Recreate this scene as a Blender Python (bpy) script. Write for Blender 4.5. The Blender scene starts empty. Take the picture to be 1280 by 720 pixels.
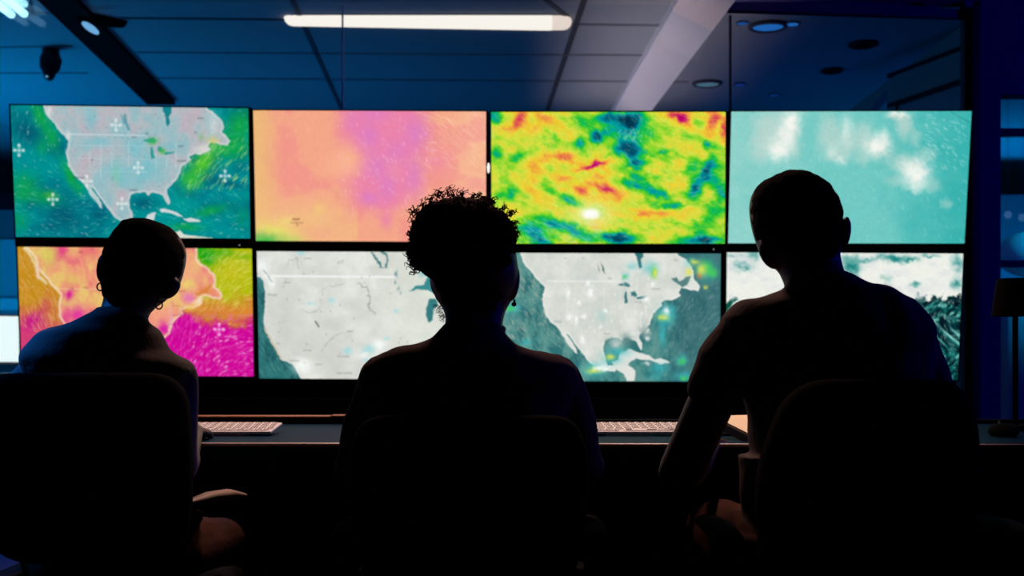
import bpy, bmesh, math, random
import numpy as np
from mathutils import Vector, Matrix
random.seed(7)
PI = math.pi
F = 1500.0           # focal length in pixels of the 1280 px frame
CH = 0.92            # camera height
HZ = 447.0           # pixel row of the horizon
col = bpy.context.scene.collection

def W(px, py, Y):
    """point at depth Y that the camera sees at (px, py)"""
    return Vector(((px - 640) * Y / F, Y, CH + (HZ - py) * Y / F))

# ---------------------------------------------------------------- materials
def lin(c):
    c = np.asarray(c, dtype=float) / 255.0
    return np.where(c <= 0.04045, c / 12.92, ((c + 0.055) / 1.055) ** 2.4)

def mat(name, rgb, rough=0.6, metal=0.0, noise=0.0, scale=20.0, bump=0.0, spec=0.5, sheen=0.0):
    m = bpy.data.materials.new(name); m.use_nodes = True
    nt = m.node_tree; b = nt.nodes['Principled BSDF']
    c = tuple(rgb) + (1,)
    b.inputs['Base Color'].default_value = c
    b.inputs['Roughness'].default_value = rough
    b.inputs['Metallic'].default_value = metal
    b.inputs['Specular IOR Level'].default_value = spec
    if sheen: b.inputs['Sheen Weight'].default_value = sheen
    tc = nt.nodes.new('ShaderNodeTexCoord')
    n = nt.nodes.new('ShaderNodeTexNoise'); n.inputs['Scale'].default_value = scale
    n.inputs['Detail'].default_value = 4
    nt.links.new(tc.outputs['Object'], n.inputs['Vector'])
    if noise:
        r = nt.nodes.new('ShaderNodeMixRGB'); r.blend_type = 'MIX'
        r.inputs[1].default_value = tuple(v * (1 - noise) for v in rgb) + (1,)
        r.inputs[2].default_value = tuple(min(1, v * (1 + noise)) for v in rgb) + (1,)
        nt.links.new(n.outputs['Fac'], r.inputs[0]); nt.links.new(r.outputs[0], b.inputs['Base Color'])
    if bump:
        bp = nt.nodes.new('ShaderNodeBump'); bp.inputs['Strength'].default_value = bump
        bp.inputs['Distance'].default_value = 0.01
        nt.links.new(n.outputs['Fac'], bp.inputs['Height']); nt.links.new(bp.outputs[0], b.inputs['Normal'])
    return m

def emis(name, rgb, strength):
    m = bpy.data.materials.new(name); m.use_nodes = True
    nt = m.node_tree; nt.nodes.remove(nt.nodes['Principled BSDF'])
    e = nt.nodes.new('ShaderNodeEmission'); e.inputs[0].default_value = tuple(rgb) + (1,)
    e.inputs[1].default_value = strength
    nt.links.new(e.outputs[0], nt.nodes['Material Output'].inputs[0])
    return m

def glassmat(name):
    m = bpy.data.materials.new(name); m.use_nodes = True
    nt = m.node_tree; nt.nodes.remove(nt.nodes['Principled BSDF'])
    t = nt.nodes.new('ShaderNodeBsdfTransparent'); t.inputs[0].default_value = (.9, .95, .97, 1)
    g = nt.nodes.new('ShaderNodeBsdfGlossy'); g.inputs['Roughness'].default_value = 0.02
    lw = nt.nodes.new('ShaderNodeLayerWeight'); lw.inputs[0].default_value = .5
    pw_ = nt.nodes.new('ShaderNodeMath'); pw_.operation = 'POWER'; pw_.inputs[1].default_value = 5
    nt.links.new(lw.outputs['Facing'], pw_.inputs[0])
    fr = nt.nodes.new('ShaderNodeMath'); fr.operation = 'MULTIPLY_ADD'; fr.inputs[1].default_value = .5; fr.inputs[2].default_value = .035
    nt.links.new(pw_.outputs[0], fr.inputs[0])
    mx = nt.nodes.new('ShaderNodeMixShader')
    nt.links.new(fr.outputs[0], mx.inputs[0]); nt.links.new(t.outputs[0], mx.inputs[1])
    nt.links.new(g.outputs[0], mx.inputs[2]); nt.links.new(mx.outputs[0], nt.nodes['Material Output'].inputs[0])
    return m

M = {}
M['black'] = mat('black_plastic', (.008, .008, .009), .45, noise=.3)
M['blackmetal'] = mat('black_metal', (.006, .006, .007), .5, .3, noise=.3, spec=.3)
M['matblack'] = mat('matte_black', (.004, .004, .004), .9, noise=.3, spec=.05)
M['chairfab'] = mat('chair_fabric', (.006, .006, .008), .95, noise=.4, scale=300, bump=.3, spec=.05)
M['chrome'] = mat('chrome', (.6, .6, .62), .15, 1.0)
M['gold'] = mat('dark_gold', (.16, .09, .03), .3, 1.0)
M['desk'] = mat('desk_laminate', (.003, .022, .045), .6, noise=.2, scale=8, spec=.03)
M['ledge'] = mat('ledge_lit_orange', (.34, .11, .035), .5, noise=.2, scale=30)  # orange painted in for screen light caught on the ledge top
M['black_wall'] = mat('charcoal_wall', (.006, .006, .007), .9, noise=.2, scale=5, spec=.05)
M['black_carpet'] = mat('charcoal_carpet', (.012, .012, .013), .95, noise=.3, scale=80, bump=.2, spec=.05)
M['deskedge'] = mat('desk_edge_band', (.45, .34, .3), .35, noise=.1)
M['keybody'] = mat('keyboard_shell', (.75, .72, .7), .45, noise=.05)
M['key'] = mat('keycap', (.85, .82, .8), .45, noise=.03)
M['legend'] = mat('key_legend', (.02, .02, .02), .6)
M['paper'] = mat('paper', (.9, .78, .48), .8, noise=.04)
M['ceil'] = mat('ceiling_tile', (.36, .38, .4), .9, noise=.12, scale=60, bump=.1, spec=.1)
M['joint'] = mat('tile_joint', (.07, .07, .08), .8, noise=.2)
M['softjoint'] = mat('tile_seam', (.2, .2, .22), .8, noise=.2)
M['softwhite'] = mat('plaster_white', (.85, .78, .78), .85, noise=.05, scale=6, spec=.1)
M['darkwall'] = mat('dark_wall', (.05, .055, .06), .9, noise=.15, scale=5, spec=.1)
M['sidewall'] = mat('side_wall_paint', (.3, .38, .36), .9, noise=.1, scale=4, spec=.1)
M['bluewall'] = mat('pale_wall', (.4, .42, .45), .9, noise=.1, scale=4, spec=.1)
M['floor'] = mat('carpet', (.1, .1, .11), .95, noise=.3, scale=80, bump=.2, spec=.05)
M['frame'] = mat('partition_frame', (.01, .01, .012), .5, .2, noise=.2, spec=.3)
M['column'] = mat('column_paint', (.12, .12, .14), .8, noise=.1, spec=.1)
M['glass'] = glassmat('clear_glass')
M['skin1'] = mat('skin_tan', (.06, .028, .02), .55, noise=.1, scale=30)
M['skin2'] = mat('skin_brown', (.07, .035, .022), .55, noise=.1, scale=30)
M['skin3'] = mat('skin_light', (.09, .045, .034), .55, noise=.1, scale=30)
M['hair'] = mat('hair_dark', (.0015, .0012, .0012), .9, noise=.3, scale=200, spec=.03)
M['haircurl'] = mat('hair_curly', (.003, .001, .001), .8, noise=.3, scale=200, spec=.05)
_n = M['haircurl'].node_tree; _t = _n.nodes.new('ShaderNodeBsdfTranslucent'); _t.inputs[0].default_value = (.35, .03, .04, 1)
_x = _n.nodes.new('ShaderNodeMixShader'); _x.inputs[0].default_value = .3
_n.links.new(_n.nodes['Principled BSDF'].outputs[0], _x.inputs[1]); _n.links.new(_t.outputs[0], _x.inputs[2]); _n.links.new(_x.outputs[0], _n.nodes['Material Output'].inputs[0])
M['shirt1'] = mat('shirt_cotton', (.16, .14, .14), .9, noise=.1, scale=60, bump=.15, spec=.05)
M['shirt2'] = mat('shirt_rust', (.12, .08, .075), .9, noise=.1, scale=60, bump=.15, spec=.05)
M['shirt3'] = mat('tshirt_grey', (.2, .165, .165), .9, noise=.1, scale=60, bump=.15, spec=.05)
M['trousers'] = mat('trousers_brown', (.055, .022, .013), .9, noise=.2, scale=40, bump=.2, spec=.05)
M['shoe'] = mat('shoe_leather', (.01, .01, .01), .5)

# ---------------------------------------------------------------- objects
def tag(o, label=None, cat=None, group=None, kind=None):
    if label: o['label'] = label
    if cat: o['category'] = cat
    if group: o['group'] = group
    if kind: o['kind'] = kind
    return o

def empty(name, loc=(0, 0, 0), label=None, cat=None, group=None):
    o = bpy.data.objects.new(name, None); col.objects.link(o); o.location = loc
    o.empty_display_size = .05
    return tag(o, label, cat, group)

def setparent(o, parent):
    if parent is not None:
        o.parent = parent
        # parents are only translated, never rotated, when parts are added
        p = parent; off = Vector((0, 0, 0))
        while p is not None:
            off += Vector(p.location); p = p.parent
        o.location = Vector(o.location) - off

class MB:
    """collects shapes, world coordinates"""
    def __init__(self): self.bm = bmesh.new()
    def box(self, lo, hi, rot=None, piv=None, bev=0.0):
        lo = Vector(lo); hi = Vector(hi)
        r = bmesh.ops.create_cube(self.bm, size=1.0)
        vs = r['verts']
        c = (lo + hi) / 2; s = hi - lo
        for v in vs: v.co = Vector((v.co.x * s.x, v.co.y * s.y, v.co.z * s.z)) + c
        if bev > 0:
            es = list({e for v in vs for e in v.link_edges})
            r2 = bmesh.ops.bevel(self.bm, geom=es, offset=bev, segments=3, affect='EDGES', profile=.5)
            vs = list({v for f in r2['faces'] for v in f.verts} | {v for v in vs if v.is_valid})
        if rot is not None:
            piv = Vector(piv) if piv is not None else c
            for v in vs: v.co = rot @ (v.co - piv) + piv
        return vs
    def hexa(self, p):
        """8 corners: 4 front then 4 back, same order"""
        v = [self.bm.verts.new(Vector(q)) for q in p]
        for f in ((0, 1, 2, 3), (7, 6, 5, 4), (0, 4, 5, 1), (1, 5, 6, 2), (2, 6, 7, 3), (3, 7, 4, 0)):
            self.bm.faces.new([v[i] for i in f])
        return v
    def slab(self, q, back):
        """quad q extruded by vector back"""
        return self.hexa([Vector(a) for a in q] + [Vector(a) + Vector(back) for a in q])
    def rings(self, rings, cap=True):
        vs = [[self.bm.verts.new(p) for p in r] for r in rings]
        n = len(vs[0])
        for a, b in zip(vs[:-1], vs[1:]):
            for i in range(n):
                self.bm.faces.new((a[i], a[(i + 1) % n], b[(i + 1) % n], b[i]))
        if cap:
            self.bm.faces.new(vs[0][::-1]); self.bm.faces.new(vs[-1])
        return vs
    def tube(self, pts, rad, n=14, ends=True, flat=1.0):
        pts = [Vector(p) for p in pts]
        if not hasattr(rad, '__len__'): rad = [rad] * len(pts)
        rings = []; prev = None
        P = []; R = []; T = []
        for i, p in enumerate(pts):
            t = (pts[min(i + 1, len(pts) - 1)] - pts[max(i - 1, 0)]).normalized()
            P.append(p); R.append(rad[i]); T.append(t)
        if ends:
            t0 = T[0]; t1 = T[-1]; r0 = R[0]; r1 = R[-1]
            pre = [(P[0] - t0 * r0 * math.sin(a), r0 * math.cos(a), t0) for a in (1.45, 1.0, .5)]
            post = [(P[-1] + t1 * r1 * math.sin(a), r1 * math.cos(a), t1) for a in (.5, 1.0, 1.45)]
            seq = pre + list(zip(P, R, T)) + post
        else: seq = list(zip(P, R, T))
        u = None
        for p, r, t in seq:
            if u is None:
                u = t.orthogonal().normalized()
            else:
                u = (u - t * u.dot(t)).normalized()
            w = t.cross(u)
            rings.append([p + (u * math.cos(2 * PI * k / n) + w * math.sin(2 * PI * k / n) * flat) * r for k in range(n)])
        self.rings(rings)
    def ell(self, c, r, rot=None, u=20, v=12):
        res = bmesh.ops.create_uvsphere(self.bm, u_segments=u, v_segments=v, radius=1.0)
        for q in res['verts']:
            d = Vector((q.co.x * r[0], q.co.y * r[1], q.co.z * r[2]))
            if rot is not None: d = rot @ d
            q.co = d + Vector(c)
    def cyl(self, a, b, r0, r1=None, n=24):
        self.tube([a, b], [r0, r0 if r1 is None else r1], n=n, ends=False)
    def torus(self, c, R, r, nrm=(0, 1, 0), n=28, k=8):
        nrm = Vector(nrm).normalized(); u = nrm.orthogonal().normalized(); w = nrm.cross(u); c = Vector(c)
        vs = []
        for i in range(n):
            a = 2 * PI * i / n; d = u * math.cos(a) + w * math.sin(a)
            vs.append([self.bm.verts.new(c + d * (R + r * math.cos(2 * PI * j / k)) + nrm * r * math.sin(2 * PI * j / k)) for j in range(k)])
        for i in range(n):
            for j in range(k):
                self.bm.faces.new((vs[i][j], vs[(i + 1) % n][j], vs[(i + 1) % n][(j + 1) % k], vs[i][(j + 1) % k]))
    def build(self, name, m, parent=None, origin=None, smooth=False, auto=None):
        bmesh.ops.recalc_face_normals(self.bm, faces=self.bm.faces)
        me = bpy.data.meshes.new(name)
        if origin is None:
            xs = [v.co for v in self.bm.verts]
            origin = Vector(((min(v.x for v in xs) + max(v.x for v in xs)) / 2, (min(v.y for v in xs) + max(v.y for v in xs)) / 2, min(v.z for v in xs)))
        origin = Vector(origin)
        for v in self.bm.verts: v.co -= origin
        self.bm.to_mesh(me); self.bm.free()
        if smooth:
            for p in me.polygons: p.use_smooth = True
        ms = m if isinstance(m, (list, tuple)) else [m]
        for x in ms: me.materials.append(x)
        o = bpy.data.objects.new(name, me); col.objects.link(o); o.location = origin
        setparent(o, parent)
        return o

def remesh(o, voxel, smooth_it=4, noise=0.0, nscale=12.0):
    """union of closed shells into one continuous surface"""
    md = o.modifiers.new('r', 'REMESH'); md.mode = 'VOXEL'; md.voxel_size = voxel
    s = o.modifiers.new('s', 'SMOOTH'); s.iterations = smooth_it; s.factor = .5
    bpy.context.view_layer.update()
    dg = bpy.context.evaluated_depsgraph_get()
    me = bpy.data.meshes.new_from_object(o.evaluated_get(dg))
    o.modifiers.clear()
    mats = [x for x in o.data.materials]
    o.data = me
    me.materials.clear()
    for x in mats: me.materials.append(x)
    me.polygons.foreach_set('material_index', [0] * len(me.polygons))
    if noise:
        n = len(me.vertices)
        co = np.empty(n * 3, np.float32); me.vertices.foreach_get('co', co); co = co.reshape(-1, 3)
        no = np.empty(n * 3, np.float32); me.vertices.foreach_get('normal', no); no = no.reshape(-1, 3)
        x, y, z = (co * nscale).T
        w = np.sin(1.7 * x + 2.3 * np.sin(.9 * z + 1.1 * y)) * np.sin(1.3 * z - 1.9 * x + 1.5 * np.sin(1.2 * x))
        w = w + .6 * np.sin(3.1 * z + 2.2 * x + 2 * np.sin(1.5 * x - z))
        w = np.sign(w) * np.abs(w) ** 1.0
        co = co + no * (w * noise)[:, None]
        me.vertices.foreach_set('co', co.astype(np.float32).ravel()); me.update()
    for p in me.polygons: p.use_smooth = True
    return o
# ================================================================ screen pictures
GX, GY = 352, 198
_perm = np.random.RandomState(3).rand(512, 512)

def vnoise(x, y, seed=0):
    x = x + seed * 17.3; y = y + seed * 9.1
    xi = np.floor(x).astype(int); yi = np.floor(y).astype(int)
    fx = x - xi; fy = y - yi
    fx = fx * fx * (3 - 2 * fx); fy = fy * fy * (3 - 2 * fy)
    g = lambda a, b: _perm[a % 512, b % 512]
    return (g(xi, yi) * (1 - fx) + g(xi + 1, yi) * fx) * (1 - fy) + (g(xi, yi + 1) * (1 - fx) + g(xi + 1, yi + 1) * fx) * fy

def fbm(x, y, seed=0, o=4):
    s = 0; a = .5; t = 0
    for i in range(o):
        s = s + a * vnoise(x * 2 ** i, y * 2 ** i, seed + i * 5); t += a; a *= .55
    return s / t

class Pic:
    """a picture painted in the coordinates of its own rectangle (x0 top left, x0b bottom left, x1, x1b, y0, y1)"""
    def __init__(self, x0, x0b, x1, x1b, y0, y1, seed):
        u, v = np.meshgrid(np.linspace(0, 1, GX), np.linspace(0, 1, GY))
        self.X = (x0 + (x0b - x0) * v) * (1 - u) + (x1 + (x1b - x1) * v) * u
        self.Y = y0 + (y1 - y0) * v
        self.C = np.zeros((GY, GX, 3)); self.rng = np.random.RandomState(seed); self.seed = seed
        self.dims = (x0, x1, y0, y1)
        # a little wobble so that coasts are not ruled lines
        self.wx = (fbm(self.X / 22, self.Y / 22, seed) - .5) * 22
        self.wy = (fbm(self.X / 22, self.Y / 22, seed + 9) - .5) * 22
    def fill(self, c): self.C[:] = c
    def mix(self, c, a): a = np.clip(a, 0, 1)[..., None]; self.C = self.C * (1 - a) + np.asarray(c, float) * a
    def blob(self, x, y, rx, ry, c, a=1.0, ang=0, hard=1.0, warp=1.0):
        dx = self.X + self.wx * warp - x; dy = self.Y + self.wy * warp - y
        ca, sa = math.cos(ang), math.sin(ang)
        p = (dx * ca + dy * sa) / rx; q = (-dx * sa + dy * ca) / ry
        g = np.exp(-(p * p + q * q) ** hard)
        self.mix(c, g * a)
    def poly_d(self, pts, warp=.5):
        X = self.X + self.wx * warp; Y = self.Y + self.wy * warp
        P = np.asarray(pts, float); inside = np.zeros(X.shape, bool); d = np.full(X.shape, 1e9)
        n = len(P)
        for i in range(n):
            ax, ay = P[i]; bx, by = P[(i + 1) % n]
            ex, ey = bx - ax, by - ay
            t = np.clip(((X - ax) * ex + (Y - ay) * ey) / (ex * ex + ey * ey + 1e-9), 0, 1)
            d = np.minimum(d, np.hypot(X - ax - t * ex, Y - ay - t * ey))
            c = ((ay > Y) != (by > Y)) & (X < (bx - ax) * (Y - ay) / (by - ay + 1e-12) + ax)
            inside ^= c
        return np.where(inside, d, -d)
    def poly(self, pts, c, a=1.0, soft=3.0, warp=.5):
        d = self.poly_d(pts, warp); self.mix(c, a * np.clip(d / soft + .5, 0, 1)); return d
    def line(self, pts, w, c, a=1.0, warp=0.0):
        X = self.X + self.wx * warp; Y = self.Y + self.wy * warp
        d = np.full(X.shape, 1e9)
        for (ax, ay), (bx, by) in zip(pts[:-1], pts[1:]):
            ex, ey = bx - ax, by - ay
            t = np.clip(((X - ax) * ex + (Y - ay) * ey) / (ex * ex + ey * ey + 1e-9), 0, 1)
            d = np.minimum(d, np.hypot(X - ax - t * ex, Y - ay - t * ey))
        self.mix(c, a * np.clip(1.3 - d / w, 0, 1))
    def streaks(self, n, c, a, ln, w, angf, mask=None, region=None):
        x0, x1, y0, y1 = region or self.dims
        Xr = self.X; Yr = self.Y
        sx = (Xr[GY // 2, -1] - Xr[GY // 2, 0]) / (GX - 1); sy = (self.dims[3] - self.dims[2]) / (GY - 1)
        for _ in range(n):
            x = self.rng.uniform(x0, x1); y = self.rng.uniform(y0, y1)
            j = int((y - self.dims[2]) / sy); i = int((x - Xr[min(max(j, 0), GY - 1), 0]) / sx)
            if not (0 <= i < GX and 0 <= j < GY): continue
            if mask is not None and mask[j, i] <= 0: continue
            th = angf(x, y) + self.rng.normal(0, .18); L = ln * self.rng.uniform(.4, 1.4)
            dx, dy = math.cos(th) * L / 2, math.sin(th) * L / 2
            m = int((L / 2 + w * 3) / min(sx, sy)) + 2
            a0, a1 = max(0, j - m), min(GY, j + m + 1); b0, b1 = max(0, i - m), min(GX, i + m + 1)
            X = Xr[a0:a1, b0:b1]; Y = Yr[a0:a1, b0:b1]
            t = np.clip(((X - x + dx) * 2 * dx + (Y - y + dy) * 2 * dy) / (L * L), 0, 1)
            d = np.hypot(X - (x - dx) - t * 2 * dx, Y - (y - dy) - t * 2 * dy)
            al = np.clip(1.2 - d / w, 0, 1) * a * self.rng.uniform(.3, 1)
            if mask is not None: al = al * (mask[a0:a1, b0:b1] > 0)
            al = al[..., None]
            self.C[a0:a1, b0:b1] = self.C[a0:a1, b0:b1] * (1 - al) + np.asarray(c, float) * al
    def cross(self, x, y, s=24, c=(225, 235, 235), a=.9):
        for dx, dy in ((0, 0), (1, 0), (-1, 0), (0, 1), (0, -1), (.55, 0), (-.55, 0), (0, .55), (0, -.55)):
            r = 7.5 if (dx or dy) else 6
            self.blob(x + dx * s * .85, y + dy * s, r, r, c, a if abs(dx) + abs(dy) != .55 else a * .5, warp=0, hard=1.6)
    def name(self, x, y, w=40, c=(70, 80, 90), a=.7):
        # a place name too small to read: a row of tiny marks
        k = int(w / 7)
        for i in range(k):
            self.blob(x + (i - k / 2) * 7, y + self.rng.uniform(-1.5, 1.5), 3.2, 4.2, c, a * self.rng.uniform(.6, 1), warp=0)
    def grain(self, s, amp, seed=4):
        n = fbm(self.X / s, self.Y / s, seed) - .5
        self.C = self.C * (1 + n[..., None] * amp)
    def linear(self): return lin(np.clip(self.C, 0, 255))

def T(pts, sx=1, ox=0, sy=1, oy=0): return [(x * sx + ox, y * sy + oy) for x, y in pts]

NA = [(110, -90), (157, -20), (195, 22), (207, 45), (215, 78), (238, 108), (262, 130), (275, 155), (305, 185), (325, 205), (318, 235), (311, 262), (316, 290), (322, 318),
      (335, 345), (352, 372), (385, 395), (400, 415), (415, 440), (430, 468), (450, 492), (474, 524), (486, 527), (480, 502), (456, 466), (437, 440),
      (432, 426), (447, 440), (470, 475), (495, 505), (520, 540), (545, 573), (575, 590), (605, 600), (640, 612), (668, 616), (690, 590),
      (632, 582), (626, 545), (615, 520), (612, 490), (622, 462), (650, 450), (690, 450), (702, 462), (722, 447), (750, 455), (773, 462), (784, 490),
      (800, 508), (808, 497), (797, 465), (790, 435), (815, 410), (840, 385), (850, 360), (860, 330), (885, 305), (905, 290), (900, 275), (925, 262),
      (950, 265), (975, 255), (998, 240), (985, 225), (1000, 205), (1030, 210), (1040, 217), (1062, 218), (1082, 224), (1090, 198), (1072, 175),
      (1055, 160), (1060, 130), (1050, 100), (1030, 80), (1008, 60), (985, 48), (972, 20), (975, -10), (940, -90)]
YUC = [(680, 600), (690, 575), (700, 556), (716, 545), (738, 545), (730, 575), (722, 605), (700, 620)]
CUBA = [(753, 532), (785, 525), (818, 538), (850, 554), (872, 568), (842, 562), (800, 548), (765, 545)]
HISP = [(868, 574), (900, 570), (935, 578), (955, 586), (925, 590), (885, 588)]
HUD = [(770, 20), (770, 60), (780, 75), (785, 110), (795, 135), (806, 125), (800, 90), (812, 70), (812, 20)]
LAKES = [[(678, 205), (700, 195), (725, 188), (742, 205), (735, 212), (705, 210)], [(716, 235), (726, 232), (728, 262), (732, 285), (716, 288), (712, 262)],
         [(745, 235), (765, 228), (780, 250), (770, 258), (750, 252)], [(770, 262), (800, 255), (826, 252), (822, 262), (785, 272)]]

def teal_map():                                   # top row, first: wind over North America
    p = Pic(50, 75, 1178, 1187, 43, 668, 11)
    p.fill((0, 136, 143))
    n = fbm(p.X / 120, p.Y / 90, 3)
    p.mix((0, 152, 150), (n - .45) * 2.2)
    p.mix((0, 98, 124), (.5 - n) * 2.6)
    for x, y, rx, ry, a, ang in ((130, 170, 80, 60, .8, .4), (300, 560, 110, 55, .75, .5), (470, 560, 45, 40, .5, 0), (1070, 400, 110, 22, .6, .2),
                                 (680, 500, 60, 35, .7, 0), (230, 620, 90, 30, .5, 0), (330, 470, 60, 60, .35, .4), (1130, 320, 40, 60, .35, 0), (70, 90, 60, 50, .35, 0)):
        p.blob(x, y, rx, ry, (5, 78, 104), a, ang)
    g = (14, 162, 72)
    for x, y, rx, ry, a, ang in ((190, 90, 30, 75, .95, -.35), (245, 190, 32, 70, .8, -.3), (200, 240, 30, 40, .5, 0), (330, 370, 22, 72, 1, -.45), (375, 430, 22, 30, .6, -.6), (120, 420, 70, 55, .7, .5),
                                 (210, 480, 70, 35, .65, .2), (90, 590, 40, 50, .5, 0), (1135, 130, 60, 90, .95, .35), (1130, 230, 55, 50, .7, 0), (1000, 535, 75, 25, .8, -.25), (880, 615, 75, 20, .8, 0),
                                 (1080, 230, 60, 50, .9, 0), (100, 470, 50, 40, .6, 0), (1150, 560, 40, 60, .3, 0)):
        p.blob(x, y, rx, ry, g, a, ang)
    p.blob(965, 300, 48, 118, (70, 190, 45), 1, .58)
    p.blob(905, 385, 42, 45, (50, 182, 60), .9, .4)
    p.blob(240, 465, 30, 14, (110, 190, 40), .6)
    land = p.poly_d(NA)
    sea = -land
    def ang(x, y):
        if x < 420: return math.atan2(330 - y, 60) * .5 + .9 + .3 * math.sin(y / 90)
        return 2.2 + .5 * math.sin(x / 140) if y < 430 else .2 + .6 * math.sin(y / 60)
    p.streaks(700, (110, 212, 190), .38, 20, 2.4, ang, sea)
    p.streaks(230, (190, 232, 212), .6, 11, 2.8, ang, sea)
    p.streaks(150, (205, 240, 120), .6, 24, 2.2, lambda x, y: 2.15, sea, (860, 1180, 180, 430))
    L = (176, 186, 192)
    p.mix(L, np.clip(land / 3 + .5, 0, 1))
    inl = np.clip(land / 4, 0, 1)
    n2 = fbm(p.X / 60, p.Y / 80, 21)
    p.mix((135, 188, 196), inl * np.clip((n2 - .47) * 3, 0, .6))
    p.mix((190, 175, 186), inl * np.clip((.47 - n2) * 4, 0, .75))
    for x, y, rx, ry in ((430, 100, 30, 60), (560, 360, 70, 60), (690, 350, 60, 80), (640, 230, 60, 60), (470, 210, 60, 30), (800, 230, 50, 30)):
        p.C = p.C * (1 - (np.exp(-((p.X - x) / rx) ** 2 - ((p.Y - y) / ry) ** 2) * .55 * inl)[..., None]) + np.array((95, 192, 205.)) * (np.exp(-((p.X - x) / rx) ** 2 - ((p.Y - y) / ry) ** 2) * .55 * inl)[..., None]
    p.mix((214, 222, 222), .6 * np.clip(1 - np.abs(land - 5) / 9, 0, 1) * (land > -3))
    p.poly(HUD, (20, 130, 140))
    for q in LAKES: p.poly(q, (20, 150, 140), .85)
    p.blob(725, 205, 25, 14, (60, 180, 70), .7); p.blob(772, 250, 16, 14, (90, 190, 60), .7); p.blob(550, 370, 18, 50, (120, 200, 150), .4)
    for q in (YUC, CUBA, HISP): p.poly(q, (205, 214, 216))
    p.poly([(815, 668), (830, 640), (850, 632), (870, 650), (900, 655), (960, 660), (1010, 668), (1010, 690), (815, 690)], (212, 220, 205))
    p.blob(1010, 195, 26, 20, (205, 200, 110), .8); p.blob(955, 180, 12, 14, (100, 190, 90), .6); p.blob(960, 240, 40, 22, (226, 226, 216), .7)
    p.blob(1010, 120, 25, 50, (216, 222, 220), .6); p.blob(235, 70, 12, 30, (230, 232, 230), .7); p.blob(325, 178, 12, 18, (230, 232, 230), .7)
    p.line([(592, 85), (600, 120), (612, 150)], 7, (60, 140, 155), .8, .6); p.line([(575, 85), (590, 120)], 5, (60, 140, 155), .7, .6)
    p.line([(330, 176), (690, 178)], 4, (214, 222, 226), .6)
    for x in (425, 478, 530, 610, 740, 790, 835): p.line([(x, 190 + (x % 7) * 14), (x, 330 + (x % 5) * 20)], 2.5, (205, 222, 226), .5)
    for y in (228, 290, 352): p.line([(350, y), (700, y)], 2.2, (205, 222, 226), .35)
    for c in ((90, 255), (550, 130), (655, 332), (412, 398), (578, 505), (1067, 367), (250, 487)): p.cross(*c)
    for x, y, w in ((375, 381, 56), (635, 439, 46), (865, 297, 52), (860, 228, 34), (955, 92, 30), (930, 160, 20), (640, 187, 22), (440, 297, 14), (700, 170, 20)): p.name(x, y, w)
    for _ in range(40): p.blob(p.rng.uniform(330, 860), p.rng.uniform(60, 420), 3, 3, (90, 120, 130), .55, warp=0)
    p.grain(9, .10); return p

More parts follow.
